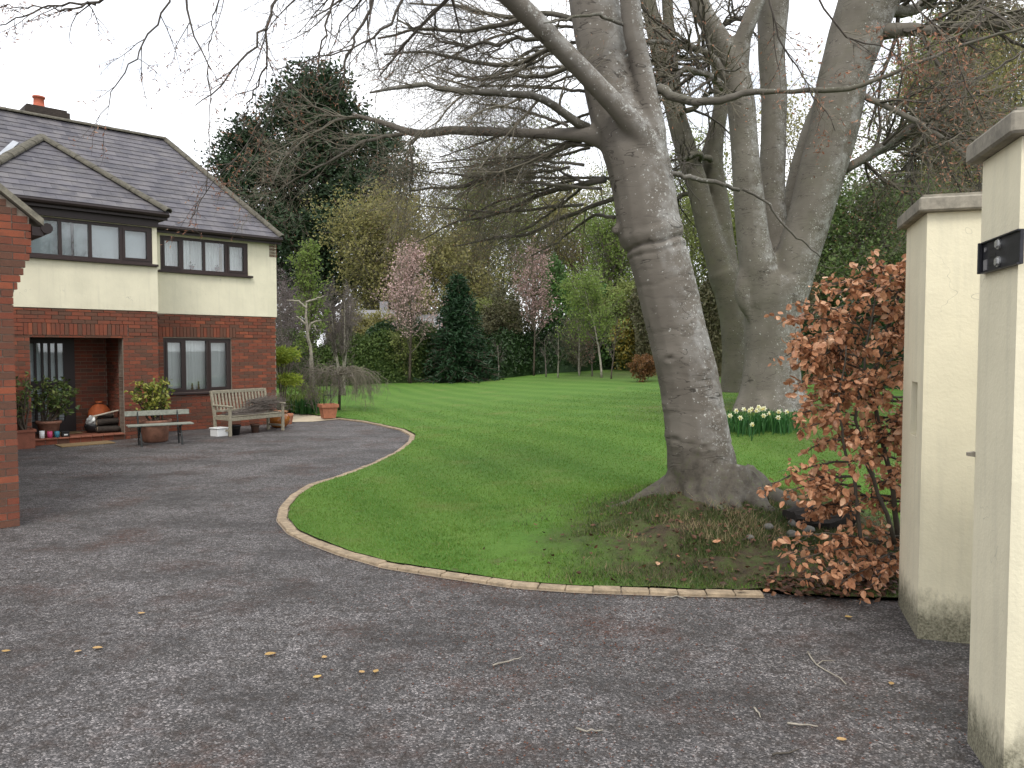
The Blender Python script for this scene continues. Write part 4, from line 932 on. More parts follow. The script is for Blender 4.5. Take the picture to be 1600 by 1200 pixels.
m.build('rim', 'terracotta', sp); m = MB()
for x_ in (-.08, .10): m.tube([(x_, .1, hh_ - .02), (x_, .1, hh_ + .5)], .008, 6)
m.tube([(-.08, .1, hh_ + .25), (.10, .1, hh_ + .25)], .008, 6); m.build('plant_support', 'cast_iron', sp)
# under the bench
def bl_pt(x, y): return np.array([FLp[0], FLp[1], 0]) + np.array([math.cos(axis2(FLp, FRp)[0]), math.sin(axis2(FLp, FRp)[0]), 0]) * x + np.array([-math.sin(axis2(FLp, FRp)[0]), math.cos(axis2(FLp, FRp)[0]), 0]) * y
ba = axis2(FLp, FRp)[0]
o = empty('plastic_crate', bl_pt(-.02, .28), ba, 'white plastic box tucked under the slatted bench', 'box'); m = MB(); m.span(-.16, .10, -.12, .12, 0, .16, .01); m.build('box_body', 'white_plastic', o); MB().span(-.175, .115, -.135, .135, .162, .185, .006).build('lid', 'white_plastic', o)
pot([(.09, 0), (.12, .19), (.135, .19), (.135, .215), (.12, .215), (.11, .17)], 'black_plastic', bl_pt(.26, .18), 'black plastic flowerpot standing under the slatted bench', soil=(.115, .17))
pot([(.07, 0), (.09, .16), (.10, .16), (.10, .19), (.09, .19), (.085, .15)], 'brown_plastic', bl_pt(.82, .22), 'small brown flowerpot standing under the slatted bench', soil=(.088, .15))
# porch clutter
def on_step(x, y): return L2W(x, y, .134)
for x_, mt, lb, h_ in ((-5.18, 'white_plastic', 'white candle jar in a row on the porch step', .14), (-5.05, 'pink_glass', 'pink candle jar in a row on the porch step', .12), (-4.93, 'teal_glass', 'teal blue candle jar in a row on the porch step', .115)):
    o = empty('candle_jar', on_step(x_, BO + .02), 0, lb, 'jar', 'jars on the porch step'); MB().lathe([(.036, 0), (.044, .006), (.044, h_), (.038, h_), (.037, h_ - .02)], 16).build('jar', mt, o, True); MB().lathe([(.036, h_ - .03), (.036, h_ - .02), (.004, h_ - .015)], 12).build('wax', 'white_plastic', o)
o = empty('tin', on_step(-4.79, BO + .03), HA, 'low black tin with a pale label on the porch step', 'tin'); MB().span(-.065, .065, -.045, .045, 0, .085, .008).build('tin_body', 'black_plastic', o); MB().span(-.03, .03, -.0475, -.0455, .03, .055).build('paper_label', 'white_plastic', o); MB().span(-.068, .068, -.048, .048, .087, .1, .004).build('lid', 'black_plastic', o)
o = empty('doormat', L2W(-4.55, BO - .36, .004), HA, 'tan coir doormat lying on the drive before the porch step', 'doormat'); MB().span(-.46, .46, -.22, .22, 0, .018, .006).build('mat', 'coir', o); m = MB()
for q in ((-.46, .46, -.245, -.222), (-.46, .46, .222, .245)): m.span(*q, 0, .014)
m.build('binding', 'coir', o)
o = empty('doormat', on_step(-4.72, -.22), HA, 'brown mat lying inside the porch in front of the door', 'doormat'); MB().span(-.36, .36, -.2, .2, 0, .015, .005).build('mat', 'coir', o)
o = empty('fuel_bucket', on_step(-4.15, -.35), 0, 'dark bucket holding a crumpled silvery bag inside the porch', 'bucket'); MB().lathe([(.11, 0), (.16, .05), (.17, .14), (.16, .17), (.15, .17), (.15, .1)], 18).build('bucket', 'black_plastic', o, True)
th = np.linspace(0, 2 * np.pi, 18, endpoint=False); V = []
for i, (r_, z_) in enumerate(((.13, .12), (.15, .20), (.13, .27), (.08, .32), (.02, .30))): V.append(np.stack([np.cos(th) * r_ * rng.uniform(.75, 1.15, 18), np.sin(th) * r_ * rng.uniform(.75, 1.15, 18), z_ + rng.normal(0, .018, 18)], 1))
MB().add(np.concatenate(V), [(i * 18 + j, i * 18 + (j + 1) % 18, (i + 1) * 18 + (j + 1) % 18, (i + 1) * 18 + j) for i in range(4) for j in range(18)]).build('bag', 'silver_bag', o)
# orange net sack of kindling
V = []; th = np.linspace(0, 2 * np.pi, 20, endpoint=False)
for r_, z_ in ((.13, 0), (.19, .10), (.20, .26), (.18, .40), (.12, .50), (.05, .55), (.07, .60)): V.append(np.stack([np.cos(th) * r_ * rng.uniform(.88, 1.1, 20) * 1.1, np.sin(th) * r_ * rng.uniform(.88, 1.1, 20) * .8, z_ + rng.normal(0, .008, 20)], 1))
so = empty('kindling_sack', on_step(-3.93, 0.02), HA, 'bulging orange net sack propped behind the logs in the porch', 'sack')
MB().add(np.concatenate(V), [(i * 20 + j, i * 20 + (j + 1) % 20, (i + 1) * 20 + (j + 1) % 20, (i + 1) * 20 + j) for i in range(6) for j in range(20)] + [list(range(20))[::-1], list(range(120, 140))]).build('sack_body', 'orange_net', so, True)
MB().tube([np.array([.06 * math.cos(q), .048 * math.sin(q), .552]) for q in np.linspace(0, 2 * math.pi, 12)], .009, 6).build('tie', 'log_bark', so)
for x_, y_, z_, r_, L_, an, lb in ((-3.93, -.44, .075, .075, .46, .05, 'thick dark log at the bottom of the porch log pile'), (-3.95, -.62, .065, .065, .40, -.12, 'dark log lying in front of the porch log pile'), (-3.92, -.50, .205, .07, .44, .1, 'rough log on top of the porch log pile'), (-3.98, -.36, .20, .055, .40, -.1, 'thin log at the back of the porch log pile'), (-3.97, -.44, .315, .05, .34, .25, 'short log crowning the porch log pile')):
    P_ = on_step(x_, y_); o = empty('log', P_ + np.array([0, 0, z_]), HA + an, lb, 'log', 'logs stacked in the porch'); pts = [(-L_ / 2 + L_ * i / 6, rng.normal(0, .005), rng.normal(0, .005)) for i in range(7)]
    MB().tube(pts, r_ * rng.uniform(.92, 1.05, 7), 12).build('bark', 'log_bark', o, True)
    m = MB(); m.tube([(-L_ / 2 - .004, 0, 0), (-L_ / 2 + .01, 0, 0)], r_ * .86, 12); m.build('cut_end', 'log_end', o); m = MB(); m.tube([(L_ / 2 - .01, 0, 0), (L_ / 2 + .004, 0, 0)], r_ * .86, 12); m.build('cut_end', 'log_end', o)
pk = on_step(-3.97, -.55); m = MB(); m.beam((-.25, 0, .33), (.23, 0, .43), .07, .022, (0, 0, 1), .004); o = m.build('offcut', 'pale_plank'); o.location = pk; o.rotation_euler = (0, 0, HA); tag(o, 'pale sawn offcut of wood lying across the log pile', 'plank')
# window ledge ornaments
for x_, lb in ((-1.94, 'tiny terracotta pot on the upper window ledge beside the long curtain'), (-1.36, 'tiny terracotta pot on the upper window ledge near the narrow end pane')):
    o = empty('ledge_pot', L2W(x_, .12, 3.58), 0, lb, 'pot'); MB().lathe([(.035, 0), (.05, .075), (.056, .075), (.056, .095), (.045, .095)], 12).build('pot', 'old_terracotta', o, True); f = MB(); f.addq(*leaves(rng.normal(0, .02, (14, 3)) + [0, 0, .11], .05, 1.6)); f.build('foliage', 'laurel', o)
for x_, lb, h_ in ((float(W(301, 605, .12)[0]), 'shorter tan figurine inside the ground floor window', .14), (float(W(311, 605, .12)[0]), 'taller tan figurine inside the ground floor window', .18)):
    o = empty('figurine', L2W(x_, .14, .90), 0, lb, 'figurine', 'figurines in the window'); MB().lathe([(.03, 0), (.028, h_ * .15), (.016, h_ * .4), (.022, h_ * .62), (.010, h_ * .74)], 12).build('body', 'coir', o, True); MB().lathe([(.006, h_ * .72), (.017, h_ * .8), (.018, h_ * .9), (.008, h_)], 12).build('head', 'coir', o, True)
MB().span(-2.6, -1.1, .06, .19, .86, .90).build('ledge', 'dark_frame', w2); MB().span(-2.6, -.75, .06, .20, 3.55, 3.58).build('ledge', 'dark_frame', w1)

# ------------------------------------------------------------------ trees
def solid_tree(limbs, mat, parent, vox=0.035, disp=None, sm=3, name='trunk'):
    """closed tubes fused into one skin, then shaped"""
    m = MB()
    for P, r in limbs: m.tube(P, r, 14)
    me = m.mesh('tmp'); ob = bpy.data.objects.new('tmp', me); COL.objects.link(ob)
    rm = ob.modifiers.new('r', 'REMESH'); rm.mode = 'VOXEL'; rm.voxel_size = vox
    s_ = ob.modifiers.new('s', 'SMOOTH'); s_.factor = 0.5; s_.iterations = sm
    dg = bpy.context.evaluated_depsgraph_get(); me2 = bpy.data.meshes.new_from_object(ob.evaluated_get(dg)); bpy.data.objects.remove(ob)
    if disp is not None:
        n = len(me2.vertices); co = np.zeros(n * 3, np.float32); no = np.zeros(n * 3, np.float32)
        me2.vertices.foreach_get('co', co); me2.vertices.foreach_get('normal', no); co = co.reshape(-1, 3).astype(float); no = no.reshape(-1, 3).astype(float)
        co = disp(co, no); me2.vertices.foreach_set('co', co.reshape(-1).astype(np.float32)); me2.update()
    me2.name = name; me2.materials.clear(); me2.materials.append(MATS[mat]); me2.polygons.foreach_set('use_smooth', np.ones(len(me2.polygons), dtype=bool))
    return link(bpy.data.objects.new(name, me2), parent)
def twigs(LP, LR, spec, parent, mats, bias=None, names=('branch', 'twig', 'twig')):
    """spec: list of (n, t0, t1, ang, len_lo, len_hi, rfac, k, sides, wob, grav, bw); returns the last level"""
    P, R_ = LP, LR; out = []
    for lv, (n, t0, t1, ang, l0, l1, rf, k, sd_, wob, gr, bw) in enumerate(spec):
        ps, ds, rs, tt = spawn(P, R_, n, t0, t1, ang, .25, bias, bw)
        P, R_ = grow(ps, ds, rng.uniform(l0, l1, len(ps)) * (1.15 - .5 * tt), np.clip(rs * rf, .0016, .05), k, wob, gr)
        tag(MB().addq(*tubes(P, R_, sd_)).build('twigs', mats[min(lv, len(mats) - 1)], parent), kind='stuff'); out.append((P, R_))  # first level holds secondary branches, merged under the same name as the twigs
    return out
def each(P, R_, s_, mat, par, name='branch'):
    for p_, r_ in zip(P, R_): MB().tube(p_, r_, s_).build(name, mat, par, True)
def stack(lims, k=16, wob=.02):
    L_ = [limb(q, k, wob) for q in lims]; return np.stack([q[0] for q in L_]), np.stack([q[1] for q in L_])

# ---- the near leaning beech
b1z = float(terr(*MOUND)); YB = MOUND[1]
b1 = empty('beech_tree', (MOUND[0], MOUND[1], b1z), 0, 'leaning smooth grey beech with white lichen spots on a root mound beside the lawn', 'tree')
def link(o, parent=None):
    COL.objects.link(o)
    if parent is not None:
        o.parent = parent
        if parent.get('_world'): o.matrix_parent_inverse = Matrix.Translation(-Vector(parent.location))
    return o
def wthing(name, loc, label, cat, group=None):
    o = empty(name, loc, 0, label, cat, group); o['_world'] = 1; return o
b1['_world'] = 1
y = YB
trunk = [limb([(1108, 850, y, 128), (1103, 790, y, 122), (1099, 745, y, 116), (1092, 690, y, 108), (1078, 600, y, 102), (1066, 550, y, 99), (1053, 500, y, 98), (1042, 450, y, 99), (1029, 400, y, 100), (1022, 380, y, 101), (1013, 355, y, 108), (1008, 310, y, 104), (997, 255, y, 106), (985, 215, y + .03, 106), (962, 180, y + .1, 88), (948, 120, y + .15, 82), (938, 60, y + .2, 82), (927, 0, y + .25, 80), (915, -120, y + .3, 76)], 60)]
trunk = [(p_, r_ * np.interp(np.arange(60), [0, 12, 60], [1.0, .93, .95])) for p_, r_ in trunk]
right = limb([(1000, 300, y, 70), (1012, 250, y - .08, 62), (1020, 205, y - .10, 44), (1016, 170, y - .1, 35), (1004, 110, y - .1, 32), (990, 55, y - .12, 32), (984, 0, y - .15, 32), (978, -110, y - .2, 28)], 26)
left = limb([(1010, 290, y - .02, 70), (1010, 240, y - .16, 48), (1000, 208, y - .24, 38), (960, 162, y - .34, 33), (915, 115, y - .44, 33), (870, 68, y - .55, 33), (830, 28, y - .66, 34), (793, -10, y - .78, 34), (720, -90, y - 1.0, 32)], 30)
horiz = limb([(960, 220, y + .05, 44), (918, 210, y + .1, 26), (880, 210, y + .15, 18), (820, 208, y + .3, 17), (790, 206, y + .4, 16), (740, 205, y + .5, 15), (700, 203, y + .6, 15), (665, 210, y + .7, 15), (640, 207, y + .75, 13), (600, 192, y + .9, 9), (550, 178, y + 1.0, 6)], 30)
stub = limb([(990, 350, y, 40), (968, 358, y - .02, 22), (957, 362, y - .05, 12)], 6)
roots = []
for pts in ([(1075, 735, y, 60), (1048, 762, y - .05, 34), (1020, 776, y - .05, 20), (990, 786, y - .02, 12), (955, 800, y, 6)], [(1078, 775, y - .1, 40), (1066, 806, y - .42, 26), (1058, 836, y - .65, 18), (1050, 862, y - .85, 8)], [(1112, 780, y - .2, 60), (1108, 802, y - .42, 50), (1106, 824, y - .60, 36), (1098, 846, y - .75, 16)],
            [(1138, 782, y - .15, 44), (1162, 800, y - .32, 32), (1195, 815, y - .42, 22), (1240, 834, y - .5, 12)], [(1125, 765, y + .2, 50), (1160, 772, y + .25, 22), (1200, 778, y + .3, 8)], [(1135, 792, y - .35, 40), (1142, 808, y - .52, 34), (1150, 826, y - .68, 16)]):
    roots.append(limb(pts, 14))
for an, r_, L_ in ((-128, .12, .50), (-104, .17, .45), (-80, .21, .42), (-55, .17, .50), (-30, .14, .75), (-8, .10, .6), (180, .12, .85), (-155, .09, .5)):
    a_ = math.radians(an); q_ = []
    for t_ in np.linspace(0, 1, 7):
        d_ = .22 + t_ * L_; wv_ = .10 * math.sin(t_ * 4 + an); x_ = MOUND[0] + d_ * math.cos(a_) - wv_ * math.sin(a_); y_ = MOUND[1] + d_ * math.sin(a_) + wv_ * math.cos(a_); rr_ = r_ * (1 - .72 * t_)
        q_.append([x_, y_, float(terr(x_, y_)) + LAWN_UP + rr_ * (.10 - .95 * t_ ** 2) + .10 * (1 - t_) ** 3, rr_])
    q_ = resample(q_, 12); roots.append((q_[:, :3], q_[:, 3]))
def disp1(co, no):
    q = co.copy(); z = co[:, 2]; r = co - np.array([0, 0, 0])
    amp = 0.010 * vnoise(co, 3.0, 1) + 0.004 * vnoise(co * [1, 1, 2.2], 11.0, 2)
    low = smooth((b1z + .55 - z) / .6); amp = amp + low * (0.040 * vnoise(co, 5.5, 3) + .022 * vnoise(co, 13, 4) + .010 * vnoise(co, 30, 8))
    # old ring scar and creases: shallow collars round the stem, tilted as the stem leans
    def ring(px, py, depth, wdt, tilt=.25):
        P = dep(px, py, YB); zz = P[2] + tilt * (co[:, 0] - P[0]) + .012 * np.sin(co[:, 0] * 17 + py) ; return depth * np.exp(-((z - zz) / wdt) ** 2)
    stem = smooth(1 - (np.abs(co[:, 0] - np.interp(z, [0.3, 3.3], [2.0, 1.25])) - .42) / .1)
    amp = amp - stem * (ring(1022, 383, .030, .018) + ring(1024, 396, .016, .012) + ring(1040, 440, .006, .012) + ring(1060, 515, .006, .014, .1) + ring(1072, 590, .006, .012, -.1) + ring(1095, 690, .010, .02, .0) + ring(1085, 640, .006, .015, .1))
    amp = amp + stem * ring(1016, 366, .014, .05)
    for px, py, s_, d_ in ((1052, 560, .07, .022), (1110, 580, .05, .020), (1062, 690, .08, .024), (1100, 700, .05, .018), (1120, 455, .05, .016), (1085, 505, .045, .018), (1075, 452, .05, .014), (1046, 640, .05, .016), (1128, 655, .05, .016)):
        P = dep(px, py, YB - .36); d2 = ((co[:, 0] - P[0]) / (s_ * 1.5)) ** 2 + ((z - P[2]) / s_) ** 2; fr_ = (co[:, 1] < YB)
        amp = amp + fr_ * (d_ * np.exp(-d2) - d_ * 1.5 * np.exp(-d2 * 9))
    return q + no * amp[:, None]
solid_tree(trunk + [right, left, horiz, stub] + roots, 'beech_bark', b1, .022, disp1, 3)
Yl = YB
lims = [
    [(918, 200, Yl + .1, 16), (880, 178, Yl, 13), (850, 155, Yl - .1, 12), (810, 146, Yl - .2, 11), (760, 145, Yl - .3, 10), (700, 140, Yl - .4, 9), (660, 130, Yl - .5, 8), (620, 136, Yl - .6, 6), (578, 145, Yl - .7, 3)],
    [(915, 214, Yl + .15, 13), (870, 235, Yl + .3, 11), (830, 250, Yl + .4, 10), (790, 270, Yl + .5, 9), (750, 282, Yl + .6, 8), (712, 296, Yl + .7, 6), (690, 291, Yl + .8, 4), (640, 298, Yl + 1, 3)],
    [(945, 280, Yl + .2, 12), (900, 292, Yl + .5, 9), (860, 298, Yl + .8, 8), (810, 320, Yl + 1.1, 6), (760, 340, Yl + 1.4, 5), (715, 345, Yl + 1.6, 3)],
    [(960, 310, Yl + .3, 8), (920, 325, Yl + .7, 7), (870, 345, Yl + 1.1, 6), (820, 368, Yl + 1.4, 5), (770, 372, Yl + 1.6, 4), (710, 385, Yl + 1.8, 2)],
    [(880, 60, Yl - .3, 9), (840, 90, Yl + .1, 8), (790, 105, Yl + .3, 7), (730, 95, Yl + .5, 6), (660, 80, Yl + .7, 4), (600, 85, Yl + .9, 3)],
    [(840, 20, Yl - .5, 9), (780, 40, Yl - .3, 8), (720, 50, Yl - .1, 6), (650, 45, Yl, 5), (590, 60, Yl + .1, 3)],
    [(900, 100, Yl - .2, 8), (850, 120, Yl + .3, 7), (800, 118, Yl + .6, 6), (745, 125, Yl + .9, 5), (690, 110, Yl + 1.2, 3)],
    [(930, 40, Yl + .2, 9), (860, 20, Yl + .5, 8), (800, 28, Yl + .8, 6), (720, 10, Yl + 1.0, 5), (640, 5, Yl + 1.2, 3)],
    [(960, 340, Yl + .3, 6), (930, 335, Yl + .8, 5), (905, 350, Yl + 1.1, 4), (870, 380, Yl + 1.4, 3), (830, 400, Yl + 1.6, 2)],
    [(600, 192, Yl + .9, 7), (560, 180, Yl + 1.0, 6), (520, 190, Yl + 1.1, 5), (480, 215, Yl + 1.1, 4), (440, 250, Yl + 1.2, 3), (425, 290, Yl + 1.2, 2)],
    [(640, 207, Yl + .75, 7), (600, 215, Yl + .9, 6), (560, 225, Yl + 1.0, 5), (520, 250, Yl + 1.1, 4), (470, 275, Yl + 1.2, 3), (430, 300, Yl + 1.3, 2)],
    [(660, 208, Yl + .7, 6), (640, 225, Yl + .6, 5), (645, 260, Yl + .6, 4), (640, 300, Yl + .6, 2)],
    [(1028, 138, Yl - .1, 16), (1050, 150, Yl - .15, 14), (1090, 160, Yl - .2, 13), (1125, 158, Yl - .25, 12), (1160, 146, Yl - .3, 11), (1200, 142, Yl - .35, 9), (1218, 143, Yl - .4, 6)],
    [(1218, 143, Yl - .4, 6), (1275, 141, Yl - .5, 9), (1320, 142, Yl - .5, 8), (1370, 125, Yl - .6, 7), (1430, 100, Yl - .7, 6), (1500, 70, Yl - .8, 5), (1610, 40, Yl - 1, 4)],
    [(1040, 270, Yl, 8), (1080, 278, Yl + .1, 8), (1120, 285, Yl + .2, 7), (1155, 297, Yl + .3, 6)],
    [(1160, 295, Yl + .3, 5), (1195, 312, Yl + .3, 4), (1230, 360, Yl + .3, 3.5), (1260, 380, Yl + .3, 3), (1282, 402, Yl + .3, 2)],
    [(978, 40, Yl - .1, 6), (930, 22, Yl - .4, 5), (880, 30, Yl - .6, 4), (850, 36, Yl - .8, 2)],
]
for _ in range(22):
    x0 = rng.uniform(880, 955); y0 = rng.uniform(20, 330); x1 = rng.uniform(640, 830); dY = rng.uniform(.3, 2.6); y1 = y0 + rng.uniform(-40, 110); xm = (x0 + x1) / 2
    lims.insert(12, [(x0, y0, Yl + dY * .3, 5), (xm, (y0 + y1) / 2 - rng.uniform(-15, 25), Yl + dY * .7, 4), (x1, y1, Yl + dY, 2)])
LP, LR = stack(lims, 18, .006)
each(LP, LR, 8, 'limb_bark', b1)
S = [(11, .1, 1, .75, .5, 1.3, .36, 7, 4, .14, .0, .3), (8, .1, 1, .7, .25, .65, .6, 5, 3, .16, -.02, .1), (5, .15, 1, .7, .10, .28, .6, 4, 3, .18, .0, .0)]
lv = twigs(LP[:34], LR[:34], S, b1, ['twig', 'twig', 'twig'], (-.7, .3, -.12))
f = MB(); pp = lv[2][0][:, -1]; pp = pp[rng.random(len(pp)) < .55]; f.addq(*leaves(pp, .022, 4.0)); tag(f.build('buds', 'buds', b1), kind='stuff')
hl = stack([[(793, -10, YB - .78, 40), (700, -40, YB - .6, 24), (600, -45, YB - .4, 16), (500, -30, YB - .2, 10), (430, -20, YB, 6)], [(870, 68, YB - .5, 14), (830, 60, YB - .3, 10), (760, 70, YB, 8), (690, 65, YB + .3, 6), (620, 30, YB + .5, 4)]], 18, .02)
hl = (hl[0], hl[1] * .7); each(hl[0], hl[1], 6, 'limb_bark', b1)
lv = twigs(hl[0], hl[1], [(14, .15, 1, .8, .6, 1.3, .45, 7, 4, .14, -.03, .25), (8, .1, 1, .7, .25, .6, .6, 5, 3, .16, -.02, .1), (6, .15, 1, .7, .1, .28, .6, 4, 3, .18, 0, 0)], b1, ['dark_twig'], (-.6, .1, -.25))
# hanging sprays over the house, closer to the camera
YH = 5.2
hang = [[(440, -40, YH, 7), (430, 10, YH, 6), (415, 45, YH, 5.5), (398, 75, YH - .05, 5), (355, 115, YH - .1, 4), (346, 140, YH - .1, 3.5), (305, 165, YH - .2, 2)], [(415, 45, YH, 5), (417, 80, YH, 4.5), (413, 105, YH + .05, 4), (398, 145, YH + .1, 3.5), (384, 175, YH + .1, 3), (380, 206, YH + .1, 2)],
        [(592, -30, YH + .6, 8), (578, 15, YH + .6, 7), (560, 50, YH + .6, 6), (543, 85, YH + .6, 5.5), (540, 110, YH + .6, 5), (530, 135, YH + .6, 3)], [(530, -30, YH + .8, 6), (515, 20, YH + .8, 5), (502, 65, YH + .8, 4), (495, 125, YH + .8, 3)],
        [(272, -30, YH - .6, 5), (250, 30, YH - .6, 4), (220, 72, YH - .6, 3.5), (203, 95, YH - .7, 3), (180, 140, YH - .7, 2.4), (150, 190, YH - .8, 1.6)], [(292, -30, YH - .4, 6), (290, 25, YH - .4, 4.5), (305, 60, YH - .4, 3.5), (320, 95, YH - .4, 3), (330, 130, YH - .4, 2.5), (330, 200, YH - .4, 2), (322, 300, YH - .4, 1.6)],
        [(190, -20, YH - .3, 8), (150, 8, YH - .3, 6), (90, 5, YH - .3, 4.5), (40, 25, YH - .3, 3.5), (-20, 48, YH - .3, 2)], [(150, 8, YH - .3, 5), (100, 15, YH - .4, 4), (50, 10, YH - .5, 3), (-20, 15, YH - .5, 2)],
        [(365, -40, YH - .2, 4), (335, 20, YH - .2, 3), (325, 80, YH - .2, 2.5), (330, 110, YH - .2, 2)], [(640, -30, YH + .5, 7), (615, 30, YH + .5, 6), (585, 60, YH + .5, 5), (560, 75, YH + .5, 4), (480, 95, YH + .4, 3), (430, 110, YH + .3, 2)],
        [(430, 150, YH + .1, 2.5), (400, 200, YH, 2.4), (365, 250, YH, 2.2), (330, 290, YH, 2), (300, 340, YH, 1.5)], [(480, 100, YH + .3, 3), (440, 150, YH + .3, 2.6), (410, 210, YH + .3, 2.2), (390, 260, YH + .3, 2), (370, 300, YH + .3, 1.5)],
        [(1270, -40, YH, 5), (1285, 20, YH, 4.5), (1320, 60, YH, 4), (1390, 75, YH, 3), (1440, 120, YH, 2.5), (1500, 175, YH, 2), (1530, 260, YH, 1.5)], [(1195, -30, YH + .2, 5), (1210, 40, YH + .2, 4), (1240, 95, YH + .2, 3.5), (1265, 140, YH + .2, 3), (1290, 170, YH + .2, 2.5), (1305, 205, YH + .2, 1.5)],
        [(1400, -30, YH - .2, 5), (1440, 20, YH - .2, 4.5), (1480, 60, YH - .2, 4), (1500, 110, YH - .2, 3), (1535, 185, YH - .2, 2)], [(1540, -30, YH - .3, 5), (1530, 30, YH - .3, 4), (1500, 55, YH - .3, 3), (1430, 80, YH - .3, 2.5), (1360, 95, YH - .3, 2)],
        [(1640, 60, YH, 5), (1580, 90, YH, 4), (1540, 120, YH, 3.5), (1480, 135, YH, 3), (1420, 140, YH, 2)]]
HP, HR = stack(hang, 16, .008); HR = HR * .72
each(HP, HR, 5, 'dark_twig', b1)
lv1 = twigs(HP, HR, [(7, .15, 1, .6, .2, .6, .65, 6, 3, .14, -.05, .2), (4, .1, 1, .6, .07, .2, .7, 4, 3, .15, -.03, .0)], b1, ['dark_twig'], (-.1, 0, -.5), ('twig', 'twig'))
f = MB()
for P_, n_ in ((lv1[0][0], 5), (lv1[1][0], 3)):
    ps = along(P_, n_, .2, 1.0); f.addq(*leaves(ps, .026, 4.2, 0, .3))
tag(f.build('buds', 'buds', b1), kind='stuff')
lv2 = twigs(HP[12:], HR[12:], [(10, .2, 1, .7, .2, .55, .65, 6, 3, .15, -.03, .2), (5, .1, 1, .7, .1, .25, .7, 4, 3, .15, -.02, 0)], b1, ['twig'], (0, 0, -.3), ('twig', 'twig'))
f = MB(); f.addq(*leaves(along(lv2[1][0], 3, .2, 1), .032, 3.0, 0, .2)); tag(f.build('buds', 'buds', b1), kind='stuff')

# ---- the many stemmed beech behind
c2 = G(1203, 643); Y2 = float(c2[1]) + .55
b2 = wthing('beech_tree', (c2[0], Y2, c2[2] - .05), 'massive grey beech dividing low into several upright stems behind the daffodils', 'tree')
y = Y2
st2 = [limb([(1205, 668, y, 140), (1204, 640, y, 112), (1205, 610, y, 92), (1206, 560, y, 80), (1207, 500, y, 84), (1210, 465, y, 96), (1214, 440, y, 96), (1216, 424, y, 60), (1217, 415, y, 20)], 30),
       limb([(1195, 470, y - .1, 60), (1184, 420, y - .15, 54), (1176, 370, y - .15, 48), (1170, 310, y - .15, 44), (1165, 250, y - .15, 40), (1158, 160, y - .1, 40), (1150, 110, y, 38), (1128, 65, y, 30), (1098, 20, y, 28), (1078, -40, y, 26)], 36),
       limb([(1152, 120, y, 32), (1160, 60, y - .1, 26), (1185, 0, y - .2, 22), (1200, -60, y - .2, 20)], 16),
       limb([(1215, 440, y + .4, 60), (1208, 380, y + .5, 44), (1206, 300, y + .5, 38), (1208, 220, y + .5, 38), (1210, 150, y + .5, 38), (1205, 80, y + .5, 38), (1208, 0, y + .5, 46), (1212, -60, y + .5, 46)], 36),
       limb([(1225, 470, y - .1, 66), (1243, 410, y - .15, 62), (1262, 350, y - .15, 62), (1284, 270, y - .15, 66), (1303, 200, y - .15, 70), (1316, 125, y - .1, 70), (1338, 55, y, 78), (1358, 0, y, 84), (1375, -60, y, 84)], 40),
       limb([(1230, 430, y + .6, 44), (1236, 350, y + .8, 34), (1250, 270, y + .9, 34), (1275, 190, y + 1, 32), (1305, 120, y + 1, 30)], 20),
       limb([(1172, 500, y - .2, 8), (1163, 475, y - .22, 22), (1160, 455, y - .22, 26), (1164, 430, y - .2, 22), (1172, 395, y - .15, 8)], 12),
       limb([(1195, 600, y, 60), (1172, 630, y - .1, 40), (1150, 650, y - .2, 20)], 8), limb([(1215, 600, y - .2, 50), (1228, 630, y - .4, 38), (1238, 652, y - .6, 16)], 8), limb([(1225, 600, y, 50), (1248, 630, y, 34), (1272, 648, y, 14)], 8), limb([(1195, 610, y - .2, 46), (1190, 640, y - .5, 30), (1185, 660, y - .7, 12)], 8)]
st2 = [(p_, r_ * (1.06 if 1 <= i_ <= 5 else 1.03)) for i_, (p_, r_) in enumerate(st2)]
def disp2(co, no): return co + no * (0.018 * vnoise(co, 2.2, 5) + .008 * vnoise(co * [1, 1, .5], 7, 6))[:, None]
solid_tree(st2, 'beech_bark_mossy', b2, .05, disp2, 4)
l2 = stack([[(1322, 265, Y2, 14), (1360, 240, Y2, 13), (1400, 215, Y2 + .3, 12), (1450, 180, Y2 + .5, 10), (1505, 152, Y2 + .8, 7)], [(1330, 262, Y2 + .3, 10), (1400, 225, Y2 + .6, 9), (1460, 195, Y2 + 1, 8), (1525, 182, Y2 + 1.2, 6)], [(1350, 150, Y2 - .3, 10), (1390, 170, Y2 - .6, 9), (1440, 195, Y2 - 1, 8), (1490, 228, Y2 - 1.3, 7), (1540, 262, Y2 - 1.6, 5)], [(1375, 50, Y2 - .2, 26), (1420, 45, Y2 - .6, 20), (1480, 48, Y2 - 1, 16), (1540, 38, Y2 - 1.4, 13), (1640, 35, Y2 - 1.8, 10)],
            [(1140, 130, Y2, 14), (1110, 85, Y2, 12), (1070, 70, Y2 - .3, 10), (1040, 66, Y2 - .6, 8), (1005, 66, Y2 - .8, 6)], [(1135, 140, Y2, 12), (1110, 118, Y2 - .3, 10), (1070, 108, Y2 - .6, 9), (1035, 128, Y2 - .8, 6)], [(1360, 10, Y2, 24), (1420, 20, Y2 + .2, 18), (1470, -10, Y2 + .4, 14), (1540, -40, Y2 + .5, 10)], [(1432, 215, Y2 + .5, 7), (1424, 245, Y2 + .4, 6), (1418, 270, Y2 + .3, 5), (1413, 300, Y2 + .2, 3)]], 16, .014)
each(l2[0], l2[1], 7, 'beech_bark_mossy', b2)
lv = twigs(l2[0], l2[1], [(16, .1, 1, .8, 1.2, 2.8, .5, 7, 4, .16, .0, .15), (10, .1, 1, .75, .5, 1.2, .6, 5, 3, .18, -.02, .1), (6, .1, 1, .75, .2, .6, .6, 4, 3, .2, 0, 0)], b2, ['dark_twig', 'twig', 'twig'], (.1, -.2, -.1))
